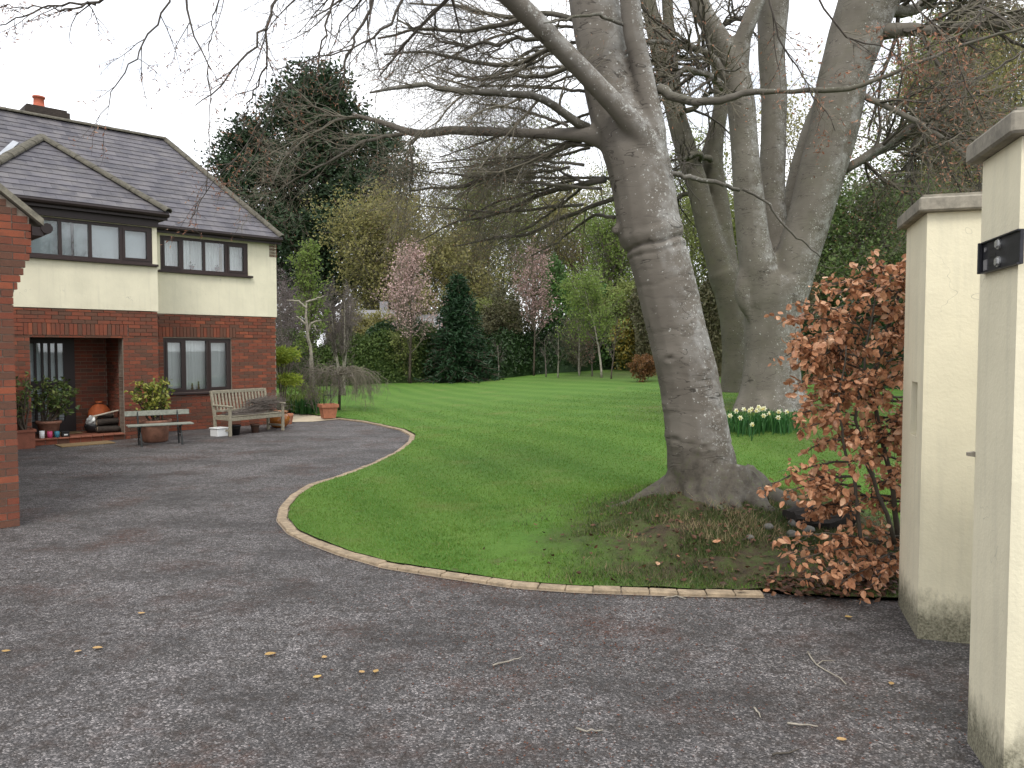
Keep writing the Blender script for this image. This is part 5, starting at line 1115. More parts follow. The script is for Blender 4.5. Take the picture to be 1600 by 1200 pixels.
f = MB(); pp = lv[2][0][:, -1]; pp = pp[rng.random(len(pp)) < .5]; f.addq(*leaves(pp, .06, 2.6)); tag(f.build('buds', 'buds', b2), kind='stuff')

# ---- the shaded beech at the back
c3 = G(1150, 612); Y3 = max(float(c3[1]), Y2 + 3.0); c3 = GY(1150, Y3)
b3 = wthing('beech_tree', (c3[0], Y3, c3[2] - .05), 'dark green stained beech with two leaning stems behind the many stemmed beech', 'tree')
y = Y3
st3 = [limb([(1150, 632, y, 70), (1150, 600, y, 48), (1149, 550, y, 40), (1146, 500, y, 42), (1138, 455, y, 44), (1128, 425, y, 46)], 20), limb([(1133, 445, y, 44), (1120, 400, y, 38), (1104, 350, y, 36), (1090, 290, y, 34), (1066, 215, y + .2, 32), (1048, 150, y + .3, 28), (1030, 75, y + .4, 28), (1012, 0, y + .5, 22), (1000, -60, y + .5, 20)], 34),
       limb([(1140, 440, y + .2, 36), (1132, 380, y + .3, 32), (1122, 310, y + .4, 32), (1112, 260, y + .4, 34), (1118, 215, y + .4, 26), (1128, 160, y + .4, 24), (1122, 90, y + .4, 24), (1100, 20, y + .4, 22), (1090, -40, y + .4, 20)], 34), limb([(1060, 190, y + .3, 24), (1052, 120, y + .5, 20), (1045, 40, y + .6, 18), (1040, -40, y + .6, 16)], 18)]
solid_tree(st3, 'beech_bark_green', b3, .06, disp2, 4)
l3 = stack([[(1060, 180, Y3, 10), (1090, 165, Y3 - .4, 8), (1110, 140, Y3 - .8, 7), (1130, 150, Y3 - 1.2, 5)], [(1040, 110, Y3, 9), (1010, 140, Y3 - .3, 7), (985, 150, Y3 - .6, 5)], [(1110, 250, Y3, 10), (1085, 240, Y3 - .4, 8), (1060, 250, Y3 - .9, 6)], [(1110, 60, Y3, 10), (1140, 30, Y3 - .4, 8), (1170, 25, Y3 - .8, 6)], [(1085, 300, Y3, 8), (1060, 310, Y3 + .5, 6), (1030, 330, Y3 + 1, 4)]], 14, .04)
each(l3[0], l3[1], 6, 'beech_bark_green', b3)
twigs(l3[0], l3[1], [(9, .1, 1, .8, 1.0, 2.4, .5, 6, 4, .16, 0, .1), (8, .1, 1, .75, .5, 1.2, .6, 5, 3, .18, 0, 0), (6, .1, 1, .75, .2, .6, .6, 4, 3, .2, 0, 0)], b3, ['dark_twig'])

# ------------------------------------------------------------------ copper leaved beech shrub by the pillar
cs = np.array([2.78, 5.82, float(terr(2.78, 5.82)) + LAWN_UP])
shrub = wthing('beech_shrub', cs, 'young beech shrub holding dry copper brown leaves against the gate pillar', 'shrub')
YS = 5.85
stems = [[(1405, 855, YS, 14), (1400, 790, YS, 12), (1385, 720, YS, 11), (1372, 650, YS, 10), (1362, 600, YS, 9), (1378, 530, YS, 8), (1402, 480, YS + .05, 7), (1418, 420, YS + .1, 5), (1424, 385, YS + .1, 3)], [(1398, 850, YS - .1, 11), (1378, 780, YS - .1, 9), (1352, 720, YS - .12, 8), (1338, 660, YS - .12, 7), (1345, 590, YS - .1, 6), (1358, 520, YS - .1, 5), (1366, 460, YS - .05, 4), (1380, 425, YS, 3)],
         [(1345, 850, YS - .2, 10), (1342, 800, YS - .2, 9), (1335, 745, YS - .2, 8), (1318, 700, YS - .2, 6), (1310, 640, YS - .2, 5), (1318, 580, YS - .2, 4), (1322, 540, YS - .2, 3)], [(1420, 860, YS + .2, 12), (1428, 760, YS + .25, 10), (1425, 650, YS + .3, 9), (1432, 540, YS + .3, 7), (1428, 450, YS + .3, 5), (1412, 400, YS + .25, 3)], [(1362, 600, YS, 7), (1375, 560, YS - .05, 6), (1400, 510, YS - .08, 5), (1420, 480, YS - .1, 3)]]
SP, SR = stack(stems, 18, .006)
SR = SR * .7
each(SP, SR, 7, 'dark_twig', shrub, 'stem')
side = []
for x0, y0, x1, y1, dY in ((1405, 440, 1300, 462, 0), (1400, 425, 1345, 428, .1), (1395, 480, 1250, 495, -.1), (1380, 470, 1290, 440, .1), (1350, 520, 1228, 500, -.1), (1360, 520, 1248, 470, -.25), (1350, 560, 1235, 540, 0), (1365, 585, 1250, 566, .1), (1345, 600, 1245, 600, -.2), (1345, 620, 1262, 618, .1), (1340, 650, 1245, 646, -.1), (1335, 665, 1255, 668, -.25), (1380, 690, 1290, 690, -.2), (1335, 720, 1200, 757, -.3), (1340, 745, 1225, 770, -.25), (1345, 760, 1270, 775, -.1), (1395, 560, 1340, 600, -.3), (1420, 520, 1360, 540, -.25), (1415, 620, 1350, 640, -.3), (1410, 680, 1340, 720, -.3), (1425, 440, 1375, 450, -.2), (1415, 470, 1425, 420, -.1), (1400, 600, 1300, 640, .3), (1400, 650, 1310, 690, .3), (1410, 560, 1320, 570, .35), (1345, 690, 1262, 705, 0),
                            (1400, 850, 1218, 840, -.5), (1400, 855, 1222, 880, -.55), (1400, 860, 1235, 865, -.35), (1405, 865, 1260, 905, -.6), (1410, 870, 1310, 915, -.6), (1420, 860, 1290, 850, -.3), (1425, 870, 1330, 890, -.45), (1415, 870, 1360, 915, -.55), (1420, 845, 1330, 838, -.2), (1350, 800, 1270, 800, .1)):
    m_ = ((x0 + x1) / 2, (y0 + y1) / 2 - 12)
    side.append([(x0, y0, YS, 3.5), (m_[0], m_[1], YS + dY * .5, 2.6), (x1, y1, YS + dY, 1.6)])
for _ in range(30):
    x0 = rng.uniform(1320, 1450); y0 = rng.uniform(440, 800); side.append([(x0, y0, YS, 4), (x0 - rng.uniform(20, 60), y0 - rng.uniform(-6, 22), YS + .1, 3), (x0 - rng.uniform(50, 105), y0 + rng.uniform(-30, 20), YS + rng.uniform(-.45, .45), 2)])
for _ in range(16):
    x0 = rng.uniform(1365, 1405); y0 = rng.uniform(430, 830); side.append([(x0, y0, YS, 3), (x0 + 14, y0 - 10, YS - .05, 2.4), (x0 + rng.uniform(22, 48), y0 - rng.uniform(0, 30), YS + rng.uniform(-.35, .1), 1.6)])
DP, DR = stack(side, 9, .008)
tag(MB().addq(*tubes(DP, DR, 5)).build('side_shoots', 'dark_twig', shrub), kind='stuff')
lv = twigs(DP, DR, [(10, .1, 1, .65, .10, .26, .6, 5, 3, .14, -.02, .1)], shrub, ['dark_twig'], (-.3, 0, 0))
ps = np.concatenate([along(lv[0][0], 6, .15, 1.0, .015), along(DP, 7, .1, 1.0, .02)])
q = np.array([proj(p_) for p_ in ps]); keep = (q[:, 0] < 1430) & (ps[:, 2] > terr(ps[:, 0], ps[:, 1]) + .04); ps = ps[keep]
def leaf_mesh(seed):
    r = np.random.default_rng(seed); V = []; prof = [(0, .0), (.18, .24), (.45, .33), (.75, .22), (1.0, 0.0)]; cu = r.uniform(-.7, .9); fo = r.uniform(.05, .5)
    for t_, w_ in prof:
        z_ = cu * (t_ - .5) ** 2 - cu * .25
        V += [(t_, -w_, z_ + fo * w_), (t_, 0, z_), (t_, w_, z_ + fo * w_)]
    F = []
    for i in range(4): F += [(3 * i, 3 * i + 1, 3 * i + 4, 3 * i + 3), (3 * i + 1, 3 * i + 2, 3 * i + 5, 3 * i + 4)]
    return np.array(V, float), F
LV = [leaf_mesh(i) for i in range(8)]; LM = []
for V_, F_ in LV:
    me = MB().add(V_, F_).mesh('leaf'); me.materials.append(MATS['copper_leaf']); LM.append(me)
order = np.argsort(np.linalg.norm(ps - _C, axis=1) + rng.normal(0, .25, len(ps))); rest = MB()
for n_, i in enumerate(order):
    a = rng.uniform(0, 2 * math.pi); L_ = rng.uniform(.032, .078); E_ = Matrix.LocRotScale(Vector(ps[i]), Matrix.Rotation(a, 3, 'Z') @ Matrix.Rotation(rng.normal(.55, .55), 3, 'Y') @ Matrix.Rotation(rng.normal(0, .8), 3, 'X'), Vector((L_, L_, L_)))
    k = int(rng.integers(0, 8))
    if n_ < 300:
        o = link(bpy.data.objects.new('leaf', LM[k]), shrub); o.matrix_parent_inverse = Matrix.Identity(4); o.matrix_basis = Matrix.Translation(-Vector(shrub.location)) @ E_
    else: rest.add(np.array([E_ @ Vector(v_) for v_ in LV[k][0]]), LV[k][1])
tag(rest.build('leaves', 'copper_leaf', shrub), kind='stuff')
# leaf litter round its foot
ctr = np.array([[2.75, 5.75], [2.3, 5.65], [3.1, 6.1]]); m = MB(); n = 900; ci = rng.integers(0, 3, n); x = ctr[ci, 0] + rng.normal(0, .28, n); y = ctr[ci, 1] + rng.normal(0, .16, n); x = np.maximum(x, 1.6)
m.addq(*leaves(np.stack([x, y, terr(x, y) + LAWN_UP + .012 + rng.uniform(0, .03, n)], 1), .06, 1.6, .85)); n = 420; x = rng.normal(1.9, .75, n); y = rng.normal(6.55, .42, n); y = np.maximum(y, 5.75); m.addq(*leaves(np.stack([x, y, terr(x, y) + LAWN_UP + .025 + rng.uniform(0, .02, n)], 1), .045, 1.7, .8)); tag(m.build('leaf_litter', 'litter'), 'dark brown leaf litter under the copper leaved shrub', 'leaf litter', kind='stuff')
# hollow rotten log, stones
lc = G(1290, 832); o = wthing('rotten_log', (lc[0], lc[1] + .1, lc[2]), 'black rotten hollow log lying behind the copper leaved shrub', 'log')
th = np.linspace(0, 2 * np.pi, 20, endpoint=False); V = []; ax = np.array([1, .25, -.04]); ax /= np.linalg.norm(ax); up = np.array([0, 0, 1.]); sd_ = np.cross(ax, up); c0 = np.array([lc[0] - .28, lc[1] + .1, lc[2] + .085])
prof = [(0, .06), (.0, .10), (.12, .115), (.3, .12), (.5, .115), (.62, .10), (.62, .06), (.5, .05)]
for d_, r_ in prof: V.append(c0 + ax * d_ + (np.cos(th)[:, None] * sd_ + np.sin(th)[:, None] * up) * (r_ * (1 + .22 * np.sin(3 * th + d_ * 9) + rng.normal(0, .07, 20)))[:, None])
MB().add(np.concatenate(V), [(i * 20 + j, i * 20 + (j + 1) % 20, (i + 1) * 20 + (j + 1) % 20, (i + 1) * 20 + j) for i in range(len(prof) - 1) for j in range(20)] + [list(range(20))]).build('log_shell', 'rot_wood', o)
def stone(px, py, r_, lb):
    P_ = G(px, py); u = np.linspace(0, 2 * np.pi, 14, endpoint=False); V = []
    for ph in np.linspace(-1.2, 1.45, 7): V.append(np.stack([np.cos(u) * math.cos(ph), np.sin(u) * math.cos(ph), np.full(14, math.sin(ph) * .7)], 1))
    V = np.concatenate(V); V = V * (1 + .18 * vnoise(V, 2.2, int(px)) + .08 * vnoise(V, 5, int(py)))[:, None] * r_; F = [(i * 14 + j, i * 14 + (j + 1) % 14, (i + 1) * 14 + (j + 1) % 14, (i + 1) * 14 + j) for i in range(6) for j in range(14)] + [list(range(84, 98))]
    ob = MB().add(V, F).build('stone', 'rock', None, True); ob.location = P_ + np.array([0, 0, r_ * .35]); tag(ob, lb, 'stone', 'stones by the root mound')
stone(1243, 822, .06, 'upper grey stone wedged beside the black rotten log'); stone(1262, 832, .06, 'rounded grey stone touching the black rotten log'); stone(1238, 838, .05, 'small grey stone lowest beside the root mound'); stone(1200, 826, .045, 'half buried grey stone between beech root and stones'); stone(1172, 842, .035, 'flat stone at the tip of a beech root')

# ------------------------------------------------------------------ daffodils
for n_, (zx, zy) in enumerate([(185, 440), (268, 375), (330, 470), (375, 355), (478, 345), (455, 372), (582, 322), (556, 372), (605, 352), (657, 343), (652, 440), (487, 560), (715, 408), (862, 388), (852, 465), (965, 385)]):
    px, py = 1120 + zx / 8.89, 600 + zy / 8.89; Yf = 12.9 - (zy - 350) * .004 + rng.uniform(-.1, .1); T = dep(px, py, Yf); bx, by = T[0] + rng.normal(0, .04), T[1] + rng.normal(0, .04); bz = float(terr(bx, by)) + LAWN_UP
    words = ['pale flower at the near trunk edge', 'upright flower standing apart from the clump', 'creamy flower low beside the leaning trunk', 'single flower on a tall stem', 'twin flower, upper of its pair', 'twin flower, lower of its pair', 'topmost flower of the tight bunch', 'lower flower of the tight bunch', 'small flower crowding the topmost of the tight bunch', 'flower standing just off the tight bunch', 'yellowish flower under the tight bunch', 'lowest flower hanging before the leaves', 'flower with ragged petals by the trunk root', 'small flower before the trunk root', 'large yellowish flower below the small one at the root', 'last flower towards the copper shrub'][n_]
    df = wthing('daffodil', (bx, by, bz), 'daffodil: ' + words, 'daffodil', 'daffodils under the many stemmed beech'); T = np.array(T)
    q = resample([[bx, by, bz - .02], [bx * .6 + T[0] * .4, by * .6 + T[1] * .4, bz + (T[2] - bz) * .55], [T[0], T[1], T[2] - .012], [T[0], T[1] - .02, T[2]]], 8); MB().tube(q, .0045, 6).build('stem', 'daff_leaf', df, True)
    f_ = nrm(np.array([rng.normal(0, .6), -1, rng.normal(-.05, .2)])); b_ = nrm(np.cross(f_, [0, 0, 1])); n2 = np.cross(b_, f_); fc = T + f_ * .012; m = MB()
    for k in range(6):
        a = k * math.pi / 3 + rng.normal(0, .1); r_ = b_ * math.cos(a) + n2 * math.sin(a); s_ = -b_ * math.sin(a) + n2 * math.cos(a); L_ = .048 * rng.uniform(.9, 1.1)
        m.add([fc, fc + r_ * L_ * .5 + s_ * .018 - f_ * .004, fc + r_ * L_ - f_ * .01, fc + r_ * L_ * .5 - s_ * .018 - f_ * .004, fc + r_ * L_ * .55], [(0, 1, 4), (0, 4, 3), (1, 2, 4), (4, 2, 3)])
    m.build('petals', 'daff_petal', df); th = np.linspace(0, 2 * np.pi, 12, endpoint=False); V = []
    for d_, r_ in ((0, .010), (.016, .014), (.026, .019)): V.append(fc + f_ * d_ + (np.cos(th)[:, None] * b_ + np.sin(th)[:, None] * n2) * r_)
    MB().add(np.concatenate(V), [(i * 12 + j, i * 12 + (j + 1) % 12, (i + 1) * 12 + (j + 1) % 12, (i + 1) * 12 + j) for i in range(2) for j in range(12)]).build('trumpet', 'daff_cup', df)
    for k in range(3):
        a = rng.uniform(0, 6.28); h_ = rng.uniform(.22, .34); d_ = np.array([math.cos(a), math.sin(a), 0]); p0 = np.array([bx, by, bz - .01]); s_ = np.array([-d_[1], d_[0], 0]) * .008
        m = MB(); c_ = [p0, p0 + d_ * .03 + [0, 0, h_ * .5], p0 + d_ * .07 + [0, 0, h_ * .85], p0 + d_ * .13 + [0, 0, h_]]; m.add([c_[0] - s_, c_[0] + s_, c_[1] - s_, c_[1] + s_, c_[2] - s_, c_[2] + s_, c_[3]], [(0, 1, 3, 2), (2, 3, 5, 4), (4, 5, 6)]); m.build('leaf', 'daff_leaf', df)
def strap_leaves(name, pts, n, h, wd, mat, spread, label, cat):
    P0 = pts[rng.integers(0, len(pts), n)] + np.column_stack([rng.normal(0, spread, (n, 2)), np.zeros(n)]); P0[:, 2] = terr(P0[:, 0], P0[:, 1]) + LAWN_UP - .01
    a = rng.uniform(0, 6.28, n); d_ = np.stack([np.cos(a), np.sin(a), 0 * a], 1); s_ = np.stack([-np.sin(a), np.cos(a), 0 * a], 1) * wd / 2; hh_ = h * rng.uniform(.6, 1.15, n)[:, None]; up = np.array([0, 0, 1.]); bend = rng.uniform(.05, .5, n)[:, None]
    c_ = [P0, P0 + up * hh_ * .5 + d_ * hh_ * bend * .2, P0 + up * hh_ * .85 + d_ * hh_ * bend * .55, P0 + up * hh_ * (1 - bend * .2) + d_ * hh_ * bend]
    V = np.stack([c_[0] - s_, c_[0] + s_, c_[1] - s_, c_[1] + s_, c_[2] - s_, c_[2] + s_, c_[3] - s_ * .1, c_[3] + s_ * .1], 1).reshape(-1, 3); b = np.arange(n)[:, None] * 8
    Q = np.concatenate([b + np.array([[0, 1, 3, 2]]), b + np.array([[2, 3, 5, 4]]), b + np.array([[4, 5, 7, 6]])]); return tag(MB().addq(V, Q).build(name, mat), label, cat, kind='stuff')
dp = np.array([dep(1135 + i * 8.0, 655, 12.9 + .25 * math.sin(i)) for i in range(14)])
strap_leaves('daffodil_leaves', dp, 520, .36, .014, 'daff_leaf', .10, 'dense green daffodil leaves under the many stemmed beech', 'plants')
strap_leaves('strap_leaf_clump', np.array([G(478, 646), G(486, 644), G(495, 646), G(468, 645)]), 260, .40, .02, 'daff_leaf', .12, 'clump of blue green strap leaves near the square terracotta planter', 'plants')
strap_leaves('border_plants', np.array([G(q_, 640) for q_ in range(440, 475, 5)]), 420, .45, .03, 'spring_green', .25, 'low green border plants at the house corner', 'plants')

# ------------------------------------------------------------------ small trees on and round the lawn
def tree(name, P, h, label, leafmat, n1=16, l1=.35, ang1=.8, n2=8, n3=6, leaf=.10, nl=4, bark='brown_bark', tw='twig', r0=None, t0=.3, shape='round', up=.06, cat='tree', group=None, lean=(0, 0), wob=.05, leaf_on=1.0, elong=1.6, stems=1, spread=.25, jit=.12, drop=0.0, flat=.1, trunk_wob=.04):
    o = wthing(name, P, label, cat, group); P = np.asarray(P, float); r0 = r0 or h * .014 + .01
    s0 = np.repeat(P[None], stems, 0) + np.column_stack([rng.normal(0, .10 * (stems > 1), (stems, 2)), np.full(stems, -.05)]); d0 = np.column_stack([rng.normal(0, spread * (stems > 1), (stems, 2)) + np.array(lean), np.ones(stems)])
    T, TR = grow(s0, d0, h * .95, r0, 12, trunk_wob, .02, .15); each(T, TR, 7, bark, o, 'trunk')
    ps, ds, rs, tt = spawn(T, TR, n1, t0, .98, ang1, .15)
    u = (tt - t0) / (1 - t0); prof = {'round': np.sqrt(np.clip(1 - (2 * u - .75) ** 2 / 1.6, .08, 1)), 'cone': 1.05 - u * .95, 'vase': .55 + .6 * u * (1.25 - u), 'flame': np.clip(np.sin(np.pi * (.12 + .88 * u)), .15, 1)}[shape]
    P1, R1 = grow(ps, ds, h * l1 * prof * rng.uniform(.75, 1.15, len(ps)), np.clip(rs * .55, .004, .2), 8, wob * 2, up); lvl = [(P1, R1)]
    m = MB().addq(*tubes(P1, R1, 4)); ps, ds, rs, _ = spawn(P1, R1, n2, .2, 1, .75); P2, R2 = grow(ps, ds, h * l1 * .42 * rng.uniform(.5, 1.1, len(ps)), np.clip(rs * .6, .003, .05), 5, .14, up - drop); m.addq(*tubes(P2, R2, 3))
    ps, ds, rs, _ = spawn(P2, R2, n3, .1, 1, .75); P3, R3 = grow(ps, ds, h * l1 * .18 * rng.uniform(.5, 1.2, len(ps)), np.clip(rs * .6, .002, .02), 3, .16, up - drop); m.addq(*tubes(P3, R3, 3))
    tag(m.build('branches', tw, o), kind='stuff')
    if leafmat and nl:
        lp = along(P3, nl, .1, 1.0, jit * h * .05); lp = lp[rng.random(len(lp)) < leaf_on]; f_ = MB(); f_.addq(*leaves(lp, leaf, elong, flat)); tag(f_.build('crown', leafmat, o), kind='stuff')
    return o
def hpx(py0, py1, Y): return (py0 - py1) * Y / FPX

# weeping tree
P = G(530, 641); wt = wthing('weeping_tree', P, 'small bare weeping tree with umbrella crown at the lawn edge', 'tree'); Yw = P[1]; hW = hpx(641, 575, Yw)
MB().tube([P + np.array([0, 0, -.05]), P + np.array([.02, 0, hW * .5]), P + np.array([0, 0, hW * .88])], [.045, .035, .04], 8).build('trunk', 'dark_twig', wt, True)
n = 46; a = rng.uniform(0, 6.28, n); s0 = np.repeat((P + np.array([0, 0, hW * .84]))[None], n, 0); P1 = np.zeros((n, 12, 3)); rr = rng.uniform(.6, 1.42, n); hh_ = rng.uniform(.05, .26, n)
for i in range(12):
    t_ = i / 11; P1[:, i] = s0 + np.stack([np.cos(a) * rr * min(1, t_ * 1.35), np.sin(a) * rr * min(1, t_ * 1.35), hh_ * np.sin(np.pi * min(1, t_ * 1.2)) - max(0, t_ - .55) * rng.uniform(.5, 1.4, n)], 1) + rng.normal(0, .02, (n, 3))
R1 = np.linspace(.016, .004, 12)[None] * np.ones((n, 1)); m = MB().addq(*tubes(P1, R1, 4)); ps, ds, rs, _ = spawn(P1, R1, 14, .25, 1, .6, .2, (0, 0, -1), .3); P2, R2 = grow(ps, ds, rng.uniform(.15, .5, len(ps)), .004, 6, .12, -.25); m.addq(*tubes(P2, R2, 3))
ps, ds, rs, _ = spawn(P2, R2, 5, .1, 1, .7); P3, R3 = grow(ps, ds, .12, .003, 3, .15, -.2); m.addq(*tubes(P3, R3, 3)); tag(m.build('weeping_twigs', 'twig', wt), kind='stuff')
# reddish bare shrub beside it
tree('bare_shrub', G(502, 646), 1.35, 'reddish brown bare shrub beside the weeping tree', 'purple_twig', 8, .45, .5, 7, 6, .03, 1, 'twig', 'twig', .012, .1, 'vase', .1, 'shrub', stems=6, spread=.25)
# shrubs at the house corner
P = G(441, 652); s_ = wthing('cloud_shrub', P, 'lime green shrub with bare stems and two leafy tiers at the house corner', 'shrub')
m = MB()
for k in range(4): m.tube(resample([P + [rng.normal(0, .04), 0, 0], P + [.05 * k - .05, 0, .7], P + [.10 * k - .1, .05, 1.45]], 8), np.linspace(.022, .012, 8), 6)
tag(m.build('stems', 'brown_bark', s_), kind='stuff'); f = MB()
for cx, cz, rx, rz_, n in ((.10, 1.62, .42, .20, 900), (.20, .98, .34, .16, 600), (-.05, 1.45, .25, .12, 250)):
    q = rng.normal(0, 1, (n, 3)); q = nrm(q) * (rng.random((n, 1)) ** .4); f.addq(*leaves(P + np.array([cx, 0, cz]) + q * [rx, rx, rz_], .11, 3.2, 0, -.25))
tag(f.build('crown', 'lime', s_), kind='stuff')
o = wthing('green_shrub', G(452, 640), 'low mid green shrub growing under the lime green shrub', 'shrub'); f = MB(); n = 1500; q = nrm(rng.normal(0, 1, (n, 3))) * rng.random((n, 1)) ** .4; f.addq(*leaves(np.array(G(452, 640)) + [0.1, 1.0, .35] + q * [.8, .7, .38], .09, 2.0)); tag(f.build('foliage', 'spring_green', o), kind='stuff')

def EB(px, py): return G(px, py)
# far side of the lawn, left to right
Yb = 30.0
P = GY(487, 26); tree('poplar_tree', P, hpx(590, 345, 26), 'slim upright tree in fresh green leaf beside the house', 'spring_green', 46, .22, .45, 7, 6, .09, 2, 'pale_bark', 'grey_twig', .08, .26, 'flame', .12, trunk_wob=.02)
P = GY(478, 25.0); pt_ = wthing('pollard_trunk', P, 'pale pruned trunk with stubby bare arms before the slim green tree', 'tree'); z_ = lambda py: hpx(590, py, 25)
q = [limb(a_, 12, .01) for a_ in ([(488, 600, 25, 10), (488, 560, 25, 7), (482, 530, 25, 7), (478, 500, 25, 6), (479, 470, 25, 3)], [(480, 520, 25, 6), (486, 505, 25, 5), (502, 500, 25, 3)], [(480, 508, 25, 5), (468, 498, 25, 4), (462, 494, 25, 2)], [(479, 482, 25, 5), (466, 470, 25, 4), (448, 469, 25, 2)], [(479, 472, 25, 5), (492, 468, 25, 4), (507, 462, 25, 2)], [(490, 508, 25, 4), (496, 518, 25, 2)])]
tw_ = [grow(ps_, ds_, .5, .008, 6, .2, .05) for ps_, ds_ in [spawn(np.stack([a_ for a_, _ in q]), np.stack([b_ for _, b_ in q]), 7, .4, 1, .8)[:2]]][0]; tag(MB().addq(*tubes(*tw_, 3)).build('twigs', 'grey_twig', pt_), kind='stuff')
for i, (a_, b_) in enumerate(q): MB().tube(a_, b_ * .7, 8).build('trunk' if i == 0 else 'arm', 'pale_bark', pt_, True)
tree('birch_tree', GY(533, 28), hpx(585, 430, 28), 'bare multi stemmed birch with pale trunks before the hedge', 'purple_twig', 18, .28, .35, 8, 7, .03, 1, 'pale_bark', 'grey_twig', .075, .35, 'vase', .10, stems=3, spread=.10, trunk_wob=.02)
P = G(640, 599); Yk = P[1]; tree('cherry_tree', P, hpx(599, 392, Yk), 'tall pale pink blossom tree beside the dark fir', 'pink', 36, .38, .75, 8, 6, .105, 2, 'brown_bark', 'twig', .07, .24, 'cone', .12, group='pink blossom trees', trunk_wob=.02, jit=.25)
P = G(834, 587); Yk = P[1]; tree('cherry_tree', P, hpx(587, 420, Yk), 'broad dusky pink blossom tree on a slender bare trunk', 'dusky_pink', 28, .40, .72, 8, 6, .105, 2, 'brown_bark', 'twig', .055, .38, 'vase', .16, group='pink blossom trees', trunk_wob=.02, jit=.25)
tree('hazel_shrub', G(640, 598), hpx(598, 525, G(640, 598)[1]), 'low leafing shrub round the foot of the pale pink tree', 'olive_green', 10, .5, .7, 7, 6, .09, 2, 'twig', 'grey_twig', .02, .1, 'round', .08, 'shrub', stems=4, spread=.3)
def fir(name, P, h, r, mat, label, nw=30, per=11, group=None, leaf=.13, nl=26, droop=-.12, cat='tree'):
    o = wthing(name, P, label, cat, group); P = np.asarray(P, float); MB().tube([P + [0, 0, -.05], P + [0, 0, h * .5], P + [0, 0, h]], [h * .02 + .01, h * .012, .006], 8).build('trunk', 'brown_bark', o, True)
    z_ = np.repeat(np.linspace(.03, .99, nw) ** .95, per); a = rng.uniform(0, 6.28, len(z_)); Lr = r * (1 - z_) ** .85 * rng.uniform(.65, 1.15, len(z_)) + .04 * r
    s0 = np.column_stack([np.full(len(z_), P[0]), np.full(len(z_), P[1]), P[2] + z_ * h]); d_ = np.stack([np.cos(a), np.sin(a), .15 + .5 * z_], 1); B_, BR = grow(s0, d_, Lr, np.clip(Lr * .015, .004, .03), 6, .06, droop); B_[:, :, 2] = np.maximum(B_[:, :, 2], P[2] + .05)
    tag(MB().addq(*tubes(B_, BR, 3)).build('branches', 'brown_bark', o), kind='stuff')
    lp = along(B_, nl, .1, 1.0, .045 * r); lp[:, 2] = np.maximum(lp[:, 2], P[2] + .04); f_ = MB(); f_.addq(*leaves(lp, leaf, 3.4, .3, .12)); tag(f_.build('crown', mat, o), kind='stuff'); return o
P = G(716, 597); fir('fir_tree', P, hpx(597, 436, P[1]), hpx(762, 670, P[1]) * .72, 'fir', 'dark green conical fir at the far edge of the lawn', 34, 13, None, .24, 34)
P = G(690, 598); fir('dwarf_conifer', P, hpx(598, 573, P[1]), .55, 'fir', 'broad dwarf conifer low before the dark fir', 10, 10, 'dwarf conifers along the lawn', .12, 18, .0, 'conifer')
P = G(747, 592); fir('dwarf_conifer', P, hpx(592, 572, P[1]), .28, 'hedge_leaf', 'narrow dwarf conifer beside the dark fir', 8, 9, 'dwarf conifers along the lawn', .10, 18, .1, 'conifer')
P = G(797, 588); fir('dwarf_conifer', P, hpx(588, 566, P[1]), .25, 'fir', 'narrow dwarf conifer between the young saplings', 8, 9, 'dwarf conifers along the lawn', .10, 18, .1, 'conifer')
for px, py, top, lb, bk, lm, sh in ((779, 592, 535, 'pale spreading sapling next to the dark fir', 'pale_bark', None, 'round'), (853, 589, 525, 'thin bare sapling next to the dusky pink tree', 'grey_twig', None, 'vase'), (872, 590, 515, 'pale bare sapling with crooked branches', 'pale_bark', None, 'round'), (905, 587, 505, 'straight thin sapling under the bright layered tree', 'pale_bark', 'spring_green', 'vase'), (925, 588, 520, 'sapling still holding a few brown leaves', 'grey_twig', 'red_haze', 'vase'), (955, 592, 490, 'dark stemmed sapling in front of the shrubbery', 'brown_bark', 'spring_green', 'vase')):
    P = G(px, py); tree('sapling', P, hpx(py, top, P[1]), lb, lm, 10, .4, .7, 5, 4, .08, 1, bk, 'grey_twig', .035, .3, sh, .08, 'sapling', 'saplings along the lawn')
P = G(940, 590); tree('hawthorn_tree', P, hpx(590, 440, P[1]), 'fresh bright green leafing tree at the lawn end near the leaning beech', 'spring_green', 26, .42, .8, 9, 7, .10, 3, 'pale_bark', 'grey_twig', .05, .3, 'round', .06, jit=.3)

